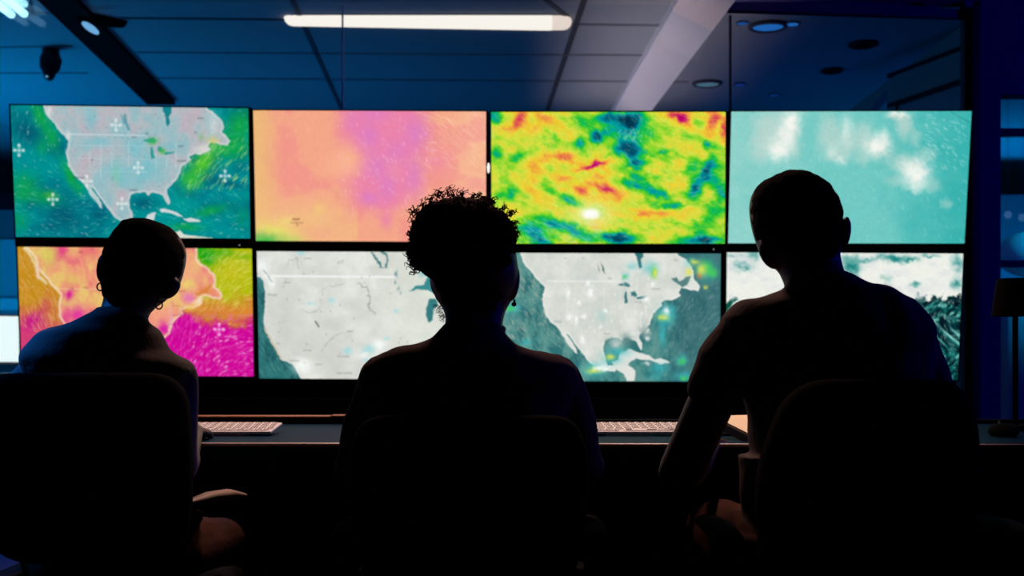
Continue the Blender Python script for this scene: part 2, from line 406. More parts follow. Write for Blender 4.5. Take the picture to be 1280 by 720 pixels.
def gold_map():                                   # bottom row, first: heat map of North America
    p = Pic(82, 103, 1195, 1202, 70, 686, 12)
    na = T(NA, 1, -37, 1, 92)
    p.fill((196, 140, 28))
    n = fbm(p.X / 90, p.Y / 90, 5)
    v = p.Y + (n - .5) * 160
    west = p.X < 520
    p.mix((205, 100, 80), np.clip((v - 290) / 130, 0, 1) * west)
    p.mix((192, 8, 140), np.clip((v - 400 + (p.X - 110) * 1.0) / 90, 0, 1) * west * np.clip((240 - p.X) / 90, 0, 1))
    p.mix((215, 75, 110), np.clip((v - 430) / 90, 0, .8) * west)
    # east
    e = ~west
    p.mix((178, 186, 18), np.clip((330 - v) / 60, 0, 1) * e)
    p.mix((216, 128, 60), np.clip(1 - np.abs(v - 365) / 70, 0, 1) * e)
    p.mix((206, 6, 150), np.clip((v - 395) / 45, 0, 1) * e)
    p.blob(985, 110, 48, 42, (0, 158, 22), 1); p.blob(915, 72, 60, 24, (0, 160, 25), 1); p.blob(1060, 90, 50, 25, (60, 170, 20), .8); p.blob(1160, 110, 40, 20, (120, 180, 20), .7); p.blob(1100, 190, 50, 50, (198, 190, 30), .6)
    p.blob(1150, 370, 90, 30, (220, 135, 50), .8); p.blob(1120, 330, 60, 25, (196, 160, 40), .6)
    p.blob(1150, 420, 60, 18, (205, 70, 90), .7)
    land = p.poly_d(na); sea = -land
    p.streaks(420, (235, 175, 120), .5, 30, 2.6, lambda x, y: 1.1 + .3 * math.sin(y / 50), sea, (85, 330, 75, 470))
    p.streaks(260, (240, 225, 130), .5, 32, 2.6, lambda x, y: 2.6 + .4 * math.sin(x / 60), sea, (960, 1200, 80, 370))
    p.streaks(600, (240, 110, 200), .6, 24, 2.4, lambda x, y: 2.0 + (x - 900) / 300, sea, (700, 1200, 380, 690))
    p.streaks(90, (255, 200, 235), .8, 12, 3, lambda x, y: 2.0 + (x - 900) / 300, sea, (900, 1200, 430, 690))
    p.mix((236, 152, 120), np.clip(land / 3 + .5, 0, 1))
    inl = np.clip(land / 4, 0, 1)
    n2 = fbm(p.X / 45, p.Y / 80, 31)
    p.mix((232, 195, 112), inl * np.clip((n2 - .48) * 5, 0, .9))
    p.mix((228, 110, 120), inl * np.clip((.44 - n2) * 5, 0, .8))
    def lb(x, y, rx, ry, c, a): 
        g = np.exp(-((p.X + p.wx - x) / rx) ** 2 - ((p.Y + p.wy - y) / ry) ** 2) * a * inl
        p.mix(c, g)
    lb(285, 85, 32, 45, (226, 45, 135), .95); lb(430, 85, 60, 25, (230, 90, 110), .6)
    lb(328, 298, 22, 24, (214, 20, 150), 1); lb(365, 390, 48, 38, (222, 40, 160), .85); lb(305, 410, 18, 40, (222, 60, 140), .7)
    lb(230, 110, 45, 60, (214, 205, 95), .9); lb(340, 220, 40, 30, (226, 205, 100), .8); lb(460, 330, 60, 30, (230, 190, 110), .6)
    lb(900, 200, 80, 100, (240, 168, 130), .8); lb(885, 240, 45, 25, (232, 215, 110), .8); lb(975, 275, 30, 22, (224, 125, 70), .8); lb(760, 400, 90, 60, (242, 160, 130), .9)
    lb(775, 455, 30, 34, (214, 30, 165), 1); lb(895, 310, 30, 24, (228, 110, 190), .8); lb(810, 420, 12, 60, (235, 170, 190), .8)
    p.mix((240, 228, 196), .8 * np.clip(1 - np.abs(land - 4) / 9, 0, 1) * (land > -5))
    p.line([(120, 75), (165, 150), (180, 205), (215, 240)], 10, (236, 226, 190), .75, .8); p.line([(170, 165), (182, 215)], 10, (240, 205, 190), .7, .8)
    p.line([(272, 268), (560, 268)], 3, (240, 190, 150), .8)
    p.poly([(925, 285), (960, 268), (1000, 240), (1005, 252), (970, 292), (935, 300)], (214, 128, 60), .7)
    p.blob(945, 318, 34, 10, (246, 226, 190), .9, -.35); p.blob(905, 352, 30, 16, (240, 200, 110), .7)
    p.line([(820, 345), (850, 345)], 2, (190, 100, 80), .8); p.line([(815, 392), (862, 388), (880, 372)], 2.4, (190, 90, 120), .8); p.line([(790, 445), (840, 420), (870, 350)], 2.6, (200, 90, 150), .5, .6)
    for c in ((1038, 458),): p.cross(c[0], c[1], 25, (250, 200, 235))
    for x, y, w in ((385, 92, 26), (410, 262, 28), (342, 268, 26), (865, 275, 40), (440, 78, 20)): p.name(x, y, w, (150, 80, 70))
    p.grain(8, .10); return p

def salmon_map():                                 # top row, second
    p = Pic(25, 38, 1128, 1128, 68, 687, 13)
    n = fbm(p.X / 150, p.Y / 120, 6)
    p.fill((244, 166, 136))
    p.mix((250, 200, 158), np.clip((p.X - 880) / 200, 0, .9) * np.clip((n - .2) * 2.2, 0, 1))
    p.mix((240, 140, 140), np.clip((n - .5) * 4, 0, .55))
    p.mix((236, 186, 120), np.clip((170 - p.X) / 130, 0, .9))
    p.mix((242, 190, 130), np.clip((p.Y - 420) / 260, 0, .55) * (p.X < 520))
    cx = 640 + 40 * np.sin(p.Y / 90)
    d = np.abs(p.X + p.wx * 1.6 - 640) - np.interp(p.Y, [68, 200, 300, 420, 480, 540, 687], [190, 190, 165, 175, 130, 60, 20])
    p.mix((236, 128, 172), .85 * np.clip(.5 - d / 130, 0, 1) * np.clip((600 - p.Y) / 90, 0, 1))
    for x, y, rx, ry, a in ((570, 190, 60, 80, .8), (600, 330, 70, 60, .8), (570, 480, 50, 35, .8), (660, 420, 50, 80, .7), (800, 170, 70, 90, .8), (790, 370, 50, 110, .7), (700, 260, 60, 70, .6), (610, 80, 90, 40, .6), (480, 120, 40, 60, .5)):
        p.blob(x, y, rx * .9, ry * .9, (216, 122, 204), a * .8)
    p.blob(655, 590, 30, 40, (232, 120, 180), .6); p.blob(510, 500, 40, 50, (240, 130, 160), .4); p.blob(900, 300, 60, 60, (240, 140, 170), .55); p.blob(690, 350, 34, 40, (240, 150, 170), .5)
    p.blob(470, 300, 70, 70, (248, 178, 140), .95); p.blob(300, 580, 90, 50, (240, 196, 130), .5); p.blob(340, 530, 28, 28, (240, 205, 120), .6)
    p.blob(440, 330, 100, 50, (250, 180, 150), .4)
    p.blob(130, 640, 110, 40, (235, 225, 110), .9, .2); p.blob(180, 590, 40, 26, (238, 222, 120), .6)
    p.blob(85, 690, 95, 36, (70, 190, 75), 1, .1); p.blob(200, 680, 60, 18, (190, 215, 100), .7)
    p.streaks(400, (250, 196, 176), .32, 22, 2.6, lambda x, y: 1.1 + .5 * math.sin(x / 160), None)
    p.streaks(170, (250, 190, 225), .6, 14, 2.8, lambda x, y: 1.3, None, (420, 900, 80, 560))
    p.streaks(70, (255, 222, 190), .4, 50, 2.6, lambda x, y: .5 + (x - 900) / 500, None, (820, 1128, 70, 330))
    p.name(232, 582, 36, (90, 50, 40), .9); p.name(234, 600, 64, (120, 70, 50), .55); p.blob(234, 611, 4, 6, (110, 60, 50), .5, warp=0)
    p.grain(7, .05); return p

def jet_map():                                    # top row, third: rainbow coloured chart
    p = Pic(35, 35, 1143, 1140, 77, 697, 14)
    X, Y = p.X, p.Y
    th = .45 + .5 * np.sin(X / 330)
    a = (X * np.cos(.42) + Y * np.sin(.42)); b = (-X * np.sin(.42) + Y * np.cos(.42))
    n = fbm(a / 90, b / 34, 7, 5) - .5
    n2 = fbm(X / 60, Y / 45, 17, 4) - .5
    v = .57 + n * .34 + n2 * .26
    wx, wy = p.wx, p.wy
    def bl(x, y, rx, ry, s, ang=0.0):
        nonlocal v
        dx = X + wx * 1.4 - x; dy = Y + wy * 1.4 - y
        ca, sa = math.cos(ang), math.sin(ang)
        v = v + s * np.exp(-((dx * ca + dy * sa) / rx) ** 2 - ((-dx * sa + dy * ca) / ry) ** 2)
    for q in ((690, 115, 75, 45, -.55), (570, 95, 55, 24, -.35), (535, 195, 34, 34, -.42), (455, 212, 26, 26, -.3), (690, 255, 70, 60, -.42), (725, 322, 40, 24, -.35), (610, 160, 110, 60, -.22),
              (620, 255, 50, 30, -.2), (460, 120, 60, 34, -.22), (400, 170, 40, 30, -.12), (60, 270, 34, 34, -.24), (160, 290, 60, 24, -.2, -.4), (985, 335, 40, 40, -.26), (1055, 350, 26, 80, -.32, .4), (995, 440, 28, 44, -.38),
              (1105, 370, 60, 70, -.24), (740, 425, 110, 22, -.36, .25), (830, 465, 50, 20, -.25, .3), (900, 515, 90, 14, -.24), (1055, 232, 26, 24, -.26), (760, 385, 90, 24, -.22), (50, 105, 30, 45, -.34),
              (620, 672, 100, 32, -.55), (240, 650, 110, 50, -.38, .2), (330, 600, 90, 24, -.26, .35), (430, 640, 60, 30, -.3, .5), (1030, 685, 110, 26, -.5), (1080, 560, 60, 50, -.2), (400, 490, 80, 24, -.22, .5), (130, 460, 34, 26, -.22),
              (70, 470, 40, 30, -.12), (900, 600, 90, 60, .0), (1030, 620, 50, 50, -.25), (800, 200, 60, 50, -.14), (1120, 470, 40, 60, -.2), (330, 200, 30, 30, -.1), (100, 380, 20, 20, -.12), (860, 260, 50, 14, -.16, -.3),
              (165, 120, 60, 26, .34, -.9), (380, 282, 55, 20, .3), (518, 325, 70, 13, .5, -.3), (370, 390, 50, 20, .2), (560, 432, 90, 20, .34, .3), (460, 440, 34, 24, .24), (540, 380, 60, 24, .22), (545, 480, 50, 22, .18),
              (915, 95, 50, 22, .5, .3), (940, 110, 26, 22, .3), (1080, 125, 26, 60, .3, .5), (1140, 160, 16, 50, .36), (740, 545, 40, 30, .2), (840, 550, 90, 14, .16), (235, 390, 34, 30, .18), (820, 330, 36, 30, .14), (280, 110, 70, 40, .12), (650, 480, 60, 24, .12), (270, 300, 110, 60, .07), (300, 160, 110, 50, .06), (1050, 90, 60, 30, .1)):
        bl(*q)
    stops = [0, .12, .24, .36, .45, .55, .66, .78, .9, 1.05]
    cols = np.array([(0, 55, 78), (0, 95, 120), (0, 158, 160), (20, 190, 60), (120, 210, 40), (205, 222, 62), (238, 205, 52), (238, 150, 62), (222, 85, 78), (188, 0, 110)], float)
    for k in range(3): p.C[..., k] = np.interp(v, stops, cols[:, k])
    p.streaks(1000, (235, 240, 150), .34, 30, 2.4, lambda x, y: .35 + .5 * math.sin(x / 250) + .3 * math.sin(y / 120), None)
    p.streaks(26, (205, 240, 225), .55, 16, 2.6, lambda x, y: -1.1, None, (640, 790, 165, 205))
    p.streaks(120, (140, 225, 215), .5, 34, 2.4, lambda x, y: .5, None, (160, 560, 580, 690))
    p.blob(505, 556, 95, 62, (240, 240, 170), .75); p.blob(505, 556, 44, 26, (255, 255, 250), 1, hard=2, warp=.3)
    p.grain(9, .12); return p

def cloud_map():                                  # top row, fourth: pale teal with white clouds
    p = Pic(50, 37, 1133, 1100, 69, 662, 15)
    n = fbm(p.X / 130, p.Y / 110, 8)
    p.fill((112, 200, 194))
    p.mix((150, 212, 204), np.clip((520 - p.X) / 600 + (n - .5), 0, .8))
    p.mix((52, 176, 172), np.clip((p.X - 650) / 480 + (n - .5) * .8, 0, .9))
    def cl(x, y, rx, ry, a, ang=0, c=(226, 228, 220)): p.blob(x, y, rx * (.82 if c[0] < 200 else 1.0), ry * (.82 if c[0] < 200 else 1.0), c, min(1, a * 1.05), ang, hard=1.7 if c[0] < 200 else 1.1, warp=1.6)
    g = (188, 214, 206)
    for q in ((250, 160, 110, 110, .8, .2), (180, 230, 60, 90, .6), (330, 200, 50, 100, .6), (190, 110, 60, 40, .4), (490, 170, 70, 110, .7), (560, 230, 60, 80, .7), (640, 190, 70, 90, .7), (720, 240, 80, 60, .6), (830, 130, 46, 90, .75), (880, 190, 30, 50, .5),
              (840, 310, 110, 60, .7, .2), (800, 90, 60, 22, .8), (640, 285, 40, 30, .5), (510, 270, 60, 30, .5), (960, 400, 50, 40, .4), (1022, 485, 32, 26, .5), (790, 380, 60, 30, .4), (930, 260, 60, 40, .5)):
        cl(*q, c=g) if len(q) > 5 else cl(q[0], q[1], q[2], q[3], q[4], 0, g)
    w = (245, 246, 238)
    for q in ((320, 120, 40, 70, .95, .3), (265, 240, 50, 48, .95), (300, 180, 36, 60, .7), (570, 150, 26, 60, .6), (705, 225, 52, 44, .95), (735, 190, 28, 40, .6), (885, 355, 62, 52, 1), (870, 320, 60, 40, .6), (800, 78, 50, 12, .8), (505, 245, 26, 30, .4), (545, 290, 24, 20, .5), (880, 410, 36, 26, .6)):
        cl(q[0], q[1], q[2], q[3], q[4], q[5] if len(q) > 5 else 0, w)
    p.streaks(420, (160, 222, 216), .5, 14, 2.6, lambda x, y: .9 + .8 * math.sin(x / 120) * math.cos(y / 90), None)
    p.streaks(80, (195, 236, 232), .6, 15, 3, lambda x, y: .35 + (y - 100) / 400, None, (920, 1120, 80, 330))
    p.line([(1040, 72), (1128, 122)], 2, (40, 120, 120), .7)
    p.grain(10, .07); return p

def white_map():                                  # bottom row, second: pale land, dark sea at the left
    p = Pic(45, 58, 1195, 1195, 55, 694, 16)
    p.fill((214, 217, 210))
    n = fbm(p.X / 130, p.Y / 110, 9); p.mix((228, 230, 224), np.clip((n - .5) * 4, 0, 1)); p.mix((204, 206, 200), np.clip((.5 - n) * 3, 0, .8))
    p.mix((222, 228, 216), np.clip((p.X - 600) / 400, 0, .6))
    sea = [(20, 182), (62, 185), (76, 205), (88, 262), (86, 330), (80, 400), (84, 450), (110, 500), (135, 545), (165, 600), (215, 618), (240, 645), (255, 680), (268, 710), (20, 710)]
    d = p.poly(sea, (44, 112, 114), 1, 3, .5)
    p.mix((26, 84, 90), (d > 0) * np.clip((fbm(p.X / 30, p.Y / 60, 2) - .5) * 4, 0, .8))
    p.streaks(260, (90, 150, 145), .55, 34, 2.8, lambda x, y: 1.1, d, (45, 270, 190, 694))
    p.mix((200, 180, 150), .8 * np.clip(1 - np.abs(d + 5) / 7, 0, 1) * (p.Y > 430) * (p.X < 170))
    for q in ((75, 130, 35, 40, .9), (120, 215, 22, 34, .9), (270, 625, 45, 36, .95), (655, 520, 34, 30, 1), (580, 570, 14, 12, .9), (90, 180, 30, 20, .6)): p.blob(q[0], q[1], q[2], q[3], (246, 250, 246), q[4])
    p.line([(120, 178), (750, 180)], 6, (244, 246, 244), .9)
    for x, y, rx, ry in ((265, 62, 18, 12), (415, 298, 16, 12), (495, 552, 20, 16), (600, 545, 30, 20), (690, 490, 14, 10), (310, 316, 20, 8), (740, 350, 10, 10), (600, 600, 20, 10)): p.blob(x, y, rx, ry, (150, 218, 226), .75)
    r = (150, 156, 148)
    p.line([(550, 205), (590, 235), (612, 290), (605, 325), (640, 365)], 3.6, r, .8, 1.6)
    p.line([(365, 270), (378, 235), (440, 225), (485, 208)], 3, r, .6, 1.4); p.line([(270, 350), (300, 368), (345, 350)], 2.5, r, .5, 1.4)
    p.line([(190, 150), (200, 110), (240, 80), (260, 140)], 2.5, r, .5, 1.4); p.line([(370, 560), (392, 520), (430, 480), (470, 460)], 3, r, .6, 1.4)
    p.line([(450, 115), (475, 95), (470, 118)], 2.5, r, .6, 1.2); p.line([(350, 350), (365, 285)], 2.5, r, .35, 1.4); p.line([(110, 340), (130, 420), (190, 400)], 2, r, .3, 1.4)
    p.line([(75, 150), (100, 170), (118, 205)], 2.6, (110, 120, 120), .7, 1)
    t = (44, 108, 112)
    p.line([(622, 58), (635, 85), (655, 105), (662, 130)], 5, t, .9, .8); p.line([(668, 58), (690, 70), (698, 100), (690, 128)], 6, t, .9, .8); p.line([(655, 130), (700, 134)], 3, t, .5, .8)
    p.blob(742, 165, 7, 16, t, .8); p.blob(736, 210, 5, 6, t, .8); p.blob(750, 235, 6, 10, t, .5); p.blob(762, 260, 5, 10, t, .4)
    p.poly([(803, 250), (835, 225), (880, 215), (900, 175), (925, 180), (960, 240), (930, 262), (895, 246), (860, 240)], (48, 135, 138), .95, 4)
    p.blob(880, 160, 22, 14, (60, 170, 180), .8)
    p.poly([(905, 290), (935, 285), (950, 315), (925, 340), (920, 398), (900, 408), (888, 375), (893, 320)], (44, 118, 122), .95, 4)
    p.line([(338, 405), (354, 430)], 5, (90, 110, 105), .9)
    for x, y, w in ((302, 90, 36), (128, 272, 50), (515, 453, 36), (300, 551, 44), (480, 580, 64), (358, 621, 36), (485, 665, 80), (235, 603, 50), (155, 516, 24), (200, 210, 40)): p.name(x, y, w, (120, 124, 118), .6)
    for _ in range(26): p.blob(p.rng.uniform(120, 800), p.rng.uniform(70, 640), 3, 5, (130, 135, 130), .55, warp=0)
    p.grain(9, .05); return p

def pale_map():                                   # bottom row, third: North America in pale grey with rain spots
    p = Pic(60, 64, 1205, 1198, 67, 707, 17)
    na = T(NA, 1.015, -6, 1.03, 26)
    p.fill((70, 134, 132))
    n = fbm(p.X / 40, p.Y / 60, 10); p.mix((44, 108, 112), np.clip((n - .48) * 5, 0, .9)); p.mix((110, 158, 150), np.clip((.46 - n) * 4, 0, .5))
    land = p.poly_d(na); sea = -land
    p.mix((50, 96, 104), np.clip((p.X - 900) / 200, 0, .6) * (sea > 0))
    p.streaks(560, (150, 170, 160), .55, 26, 3, lambda x, y: 1.0 + .3 * math.sin(x / 40 + y / 60), sea, (110, 520, 70, 707))
    p.streaks(420, (150, 172, 175), .45, 20, 2.2, lambda x, y: 2.4 + .6 * math.sin(x / 90), sea, (840, 1205, 200, 707))
    p.streaks(120, (205, 190, 175), .6, 16, 4, lambda x, y: 1.2, sea, (130, 420, 110, 500))
    L = (216, 220, 212)
    p.mix(L, np.clip(land / 3 + .5, 0, 1))
    inl = np.clip(land / 4, 0, 1)
    n2 = fbm(p.X / 70, p.Y / 70, 41); p.mix((205, 212, 205), inl * np.clip((n2 - .5) * 4, 0, .8)); p.mix((232, 232, 226), inl * np.clip((.5 - n2) * 3, 0, .8))
    p.mix((238, 238, 232), .7 * np.clip(1 - np.abs(land - 5) / 8, 0, 1) * (land > -2))
    p.line([(335, 205), (690, 207)], 4, (240, 242, 240), .7)
    for x in (440, 548, 622, 700): p.line([(x, 220), (x, 380)], 2.2, (232, 236, 232), .5)
    t = (52, 116, 120)
    p.poly(T(HUD, 1, 5, 1, 12), t)
    for q in LAKES: p.poly(T(q, 1.0, 8, 1.05, 12), t, .95)
    p.poly([(955, 190), (985, 182), (1000, 205), (1030, 185), (1055, 180), (1040, 220), (1010, 235), (985, 215)], (80, 125, 125), .95)
    p.poly([(925, 285), (960, 275), (1000, 240), (1060, 232), (1120, 240), (1195, 240), (1195, 330), (900, 330)], (64, 118, 120), .0)
    p.poly([(585, 115), (592, 150), (600, 165), (592, 130)], (110, 125, 120), .8); p.poly([(600, 112), (618, 140), (628, 172), (612, 150)], (80, 112, 108), .9)
    for q in (T(YUC, 1.0, 20, 1, 30),): p.poly(q, L)
    p.poly([(690, 600), (700, 565), (745, 545), (800, 560), (850, 580), (880, 600), (830, 600), (780, 590), (735, 620), (775, 650), (772, 707), (735, 707), (720, 670), (670, 640), (660, 610)], (225, 226, 220))
    p.poly([(860, 600), (900, 590), (940, 605), (950, 615), (900, 622)], (225, 228, 222)); p.blob(835, 616, 16, 8, (225, 228, 222), .9)
    p.poly([(740, 470), (775, 520), (790, 545), (700, 550), (690, 500)], (110, 140, 138), .0)
    p.blob(735, 500, 30, 34, (100, 136, 134), .8); p.blob(650, 500, 26, 14, (120, 150, 146), .7); p.blob(700, 540, 40, 20, (90, 150, 140), .5)
    p.blob(825, 455, 30, 34, (140, 160, 158), .8); p.blob(840, 450, 12, 12, (240, 242, 238), .9); p.blob(838, 490, 12, 14, (240, 242, 238), .9); p.blob(680, 520, 30, 30, (222, 226, 220), .8)
    cy = (60, 190, 195)
    for x, y, rx, ry, a in ((160, 340, 36, 24, .8), (230, 515, 26, 18, .6), (730, 180, 18, 20, .5), (760, 130, 30, 16, .4), (850, 140, 40, 30, .5), (930, 380, 40, 46, .9), (915, 470, 16, 60, .7), (1130, 150, 50, 50, .7), (1060, 110, 34, 24, .5), (1010, 600, 26, 26, .7),
                            (570, 650, 50, 30, .9), (660, 600, 50, 26, .6), (900, 640, 40, 24, .7), (690, 560, 60, 20, .6), (960, 350, 20, 30, .5), (1020, 680, 50, 26, .7), (610, 380, 26, 30, .15), (880, 680, 40, 20, .4)): p.blob(x, y, rx, ry, cy, a)
    for x, y, rx, ry in ((1135, 140, 34, 34), (150, 345, 18, 12), (1010, 605, 12, 14), (870, 160, 16, 26), (725, 185, 10, 8), (1165, 160, 22, 22), (1020, 690, 20, 10)): p.blob(x, y, rx, ry, (70, 205, 90), .9)
    for x, y, rx, ry in ((1110, 150, 22, 30), (1075, 110, 20, 14), (875, 165, 12, 22), (915, 385, 26, 16), (570, 652, 34, 14), (655, 585, 22, 14), (1130, 235, 10, 12), (1045, 160, 16, 20)): p.blob(x, y, rx, ry, (225, 225, 90), .9)
    p.blob(1095, 180, 10, 12, (225, 120, 70), .8)
    for x, y, rx, ry in ((932, 352, 16, 20), (540, 215, 10, 12), (440, 270, 9, 26), (555, 262, 12, 18), (500, 315, 9, 10), (625, 350, 9, 10), (445, 385, 16, 20), (480, 400, 10, 24), (520, 380, 9, 10), (602, 436, 9, 10), (515, 500, 10, 22), (865, 225, 9, 10), (830, 290, 14, 12), (590, 640, 20, 10), (620, 645, 26, 14)):
        p.blob(x, y, rx, ry, (250, 252, 250), .95)
    for _ in range(40): p.blob(p.rng.uniform(420, 860), p.rng.uniform(170, 470), 4, 8, (246, 248, 246), .6, warp=0)
    for x, y, w in ((395, 408, 44), (655, 192, 22), (795, 308, 40), (885, 243, 44), (985, 100, 26), (430, 92, 14), (520, 92, 14), (640, 468, 40)): p.name(x, y, w, (120, 128, 124), .55)
    p.grain(8, .07); return p

def swirl_map():                                  # bottom row, fourth: cloud picture
    p = Pic(72, 72, 1218, 1190, 60, 690, 18)
    p.fill((238, 240, 232))
    n = fbm(p.X / 60, p.Y / 40, 11, 5); n3 = fbm(p.X / 26, p.Y / 26, 12, 4)
    
    def tb(x, y, rx, ry, a, ang=0, c=(6, 122, 116)): p.blob(x, y, rx, ry, c, a, ang, 1.1, 1.6)
    for q in ((150, 125, 42, 22, .95), (120, 75, 70, 12, .6), (200, 75, 30, 26, .6), (672, 125, 42, 30, .9), (690, 150, 20, 26, .7), (760, 92, 60, 10, .6, -.3), (700, 90, 60, 14, .5), (890, 85, 60, 18, .9), (950, 92, 50, 12, .8), (1060, 72, 40, 8, .7), (985, 212, 20, 14, .7),
              (1190, 110, 26, 40, .7), (1186, 205, 24, 26, .95), (845, 180, 26, 14, .3), (850, 215, 20, 12, .3), (820, 80, 30, 12, .7), (640, 90, 16, 24, .4)): tb(*q)
    low = np.clip((p.Y - 272 - 26 * (n3 - .5) * 4 - np.clip((985 - p.X) * .8, 0, 400)) / 14, 0, 1)
    p.mix((2, 60, 62), low * (p.X > 560))
    s = fbm((p.X + 60 * np.sin(p.Y / 50)) / 18, (p.Y + 40 * np.sin(p.X / 40)) / 34, 33, 4)
    m = low * (p.X > 560)
    p.mix((30, 130, 124), m * np.clip((s - .5) * 5, 0, .9)); p.mix((0, 18, 26), m * np.clip((.5 - s) * 6, 0, .95)); p.mix((150, 215, 205), m * np.clip((s - .64) * 8, 0, .8))
    p.blob(1130, 420, 70, 26, (0, 20, 34), .6); p.blob(1130, 370, 40, 12, (130, 205, 195), .5, .3); p.blob(1165, 540, 20, 50, (40, 140, 134), .5)
    p.streaks(200, (170, 225, 215), .5, 22, 2.6, lambda x, y: 1.2 + math.sin(x / 40), m, (960, 1215, 280, 660))
    p.poly([(50, 320), (75, 300), (100, 282), (125, 278), (135, 296), (110, 300), (80, 330), (60, 360)], (6, 84, 70), 1, 5, 1); p.blob(85, 345, 30, 24, (8, 90, 60), .8)
    p.mix((222, 226, 226), np.clip((.5 - n) * 3, 0, .8) * (p.Y < 300))
    p.line([(205, 65), (205, 160)], 2, (190, 205, 200), .6)
    p.grain(10, .06); return p

SCREENS = [  # name, corners TL TR BR BL in photo pixels, picture, label
    ((13, 131.5), (310.5, 135.5), (313, 298), (20, 296), teal_map, 'flat display showing a teal and green map of North America, top left of the wall'),
    ((316.5, 138), (607.5, 139.5), (607.5, 302.5), (320, 301), salmon_map, 'flat display showing a salmon pink and purple chart, second in the top row'),
    ((614, 140), (907, 140), (906, 304.5), (614.5, 304.5), jet_map, 'flat display showing a yellow, green and red rainbow chart, third in the top row'),
    ((914, 139.5), (1214.5, 139), (1205.5, 304.3), (910, 304), cloud_map, 'flat display showing soft white clouds on pale teal, top right of the wall'),
    ((21.8, 308.5), (315, 311), (317.3, 470.5), (27.5, 469), gold_map, 'flat display showing a gold and magenta heat map, bottom left of the wall'),
    ((321, 314), (609, 315.5), (610, 474.5), (324, 473), white_map, 'flat display showing nearly all pale grey land, second in the bottom row'),
    ((615, 316), (901, 317), (899.5, 477), (616, 476), pale_map, 'flat display showing pale grey North America with dark teal sea, third in the bottom row'),
    ((908.5, 315.5), (1204, 317), (1197, 475), (907, 477), swirl_map, 'flat display showing bright white cloud swirls over dark teal, bottom right of the wall'),
]

def wallpt(px, py, back=0.0):
    """where the ray through a pixel meets the forward leaning plane of the video wall"""
    # plane: Y = 5.4 + .1222 * (2.043 - Z)
    k = .15 / 1.227; dz = (HZ - py) / F
    Y = (5.4 + back + k * (2.043 - CH)) / (1 + k * dz)
    return W(px, py, Y)

NRM = Vector((0, 1, .15 / 1.227)).normalized()      # pointing away from the room
scrmat = bpy.data.materials.new('display_picture'); scrmat.use_nodes = True
_nt = scrmat.node_tree; _b = _nt.nodes['Principled BSDF']
_a = _nt.nodes.new('ShaderNodeAttribute'); _a.attribute_name = 'picture'
_b.inputs['Base Color'].default_value = (.005, .005, .005, 1); _b.inputs['Roughness'].default_value = .4; _b.inputs['Specular IOR Level'].default_value = .2
_nt.links.new(_a.outputs['Color'], _b.inputs['Emission Color']); _b.inputs['Emission Strength'].default_value = 1.0

for tl, tr, br, bl, fn, label in SCREENS:
    pic = fn().linear()
    c = [wallpt(*q) for q in (tl, tr, br, bl)]
    base = (c[2] + c[3]) / 2
    root = empty('wall_display', base, label, 'display', 'video wall displays')
    u, v = np.meshgrid(np.linspace(0, 1, GX), np.linspace(0, 1, GY))
    C = [np.array(q - base) for q in c]
    co = (C[0] * ((1 - u) * (1 - v))[..., None] + C[1] * (u * (1 - v))[..., None] + C[2] * (u * v)[..., None] + C[3] * ((1 - u) * v)[..., None])
    me = bpy.data.meshes.new('screen')
    nv = GX * GY; me.vertices.add(nv); me.vertices.foreach_set('co', co.astype(np.float32).ravel())
    idx = np.arange(nv).reshape(GY, GX)
    q = np.stack([idx[:-1, :-1], idx[1:, :-1], idx[1:, 1:], idx[:-1, 1:]], -1).reshape(-1, 4)
    nf = len(q); me.loops.add(nf * 4); me.loops.foreach_set('vertex_index', q.ravel().astype(np.int32))
    me.polygons.add(nf); me.polygons.foreach_set('loop_start', np.arange(0, nf * 4, 4, dtype=np.int32)); me.polygons.foreach_set('loop_total', np.full(nf, 4, np.int32))
    me.update(calc_edges=True); me.validate()
    at = me.color_attributes.new('picture', 'FLOAT_COLOR', 'POINT')
    rgba = np.ones((nv, 4), np.float32); rgba[:, :3] = pic.reshape(-1, 3); at.data.foreach_set('color', rgba.ravel())
    me.materials.append(scrmat)
    so = bpy.data.objects.new('screen', me); col.objects.link(so); so.parent = root
    # casing and raised bezel
    cx = sum(c, Vector()) / 4
    ux = (c[1] - c[0]).normalized(); uz = (c[0] - c[3]).normalized()
    def off(q, sx, sz, d): return q + ux * sx + uz * sz + NRM * d
    e = .006
    o4 = [off(c[0], -e, e, .004), off(c[1], e, e, .004), off(c[2], e, -e, .004), off(c[3], -e, -e, .004)]
    m = MB(); m.slab(o4, NRM * .05); m.build('casing', M['matblack'], root)
    m = MB()
    fr = -.004
    for i in range(4):
        j = (i + 1) % 4
        sg = [(-1, 1), (1, 1), (1, -1), (-1, -1)]
        oi = off(c[i], sg[i][0] * e, sg[i][1] * e, fr); oj = off(c[j], sg[j][0] * e, sg[j][1] * e, fr)
        m.hexa([oi, oj, off(c[j], 0, 0, fr), off(c[i], 0, 0, fr), oi + NRM * .008, oj + NRM * .008, c[j] + NRM * .004, c[i] + NRM * .004])
    m.build('bezel', M['matblack'], root)
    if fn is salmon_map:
        m = MB(); g = wallpt(610.6, 210); m.ell(g - NRM * .006, (.006, .003, .024)); m.build('gap_glint', emis('gap_light', (1, .95, .85), 1.2), root, smooth=True)  # glowing oval imitates light seen through the gap between displays
    if fn in (gold_map, pale_map):
        g = wallpt(300 if fn is gold_map else 891.5, 306.3 if fn is gold_map else 311.5)
        m = MB(); m.ell(g - NRM * .012, (.0028, .002, .004)); m.build('glint_spot', emis('glint_dot', (.6, .65, .7), .35), root, smooth=True)  # glowing dots stand in for tiny glints between the rows

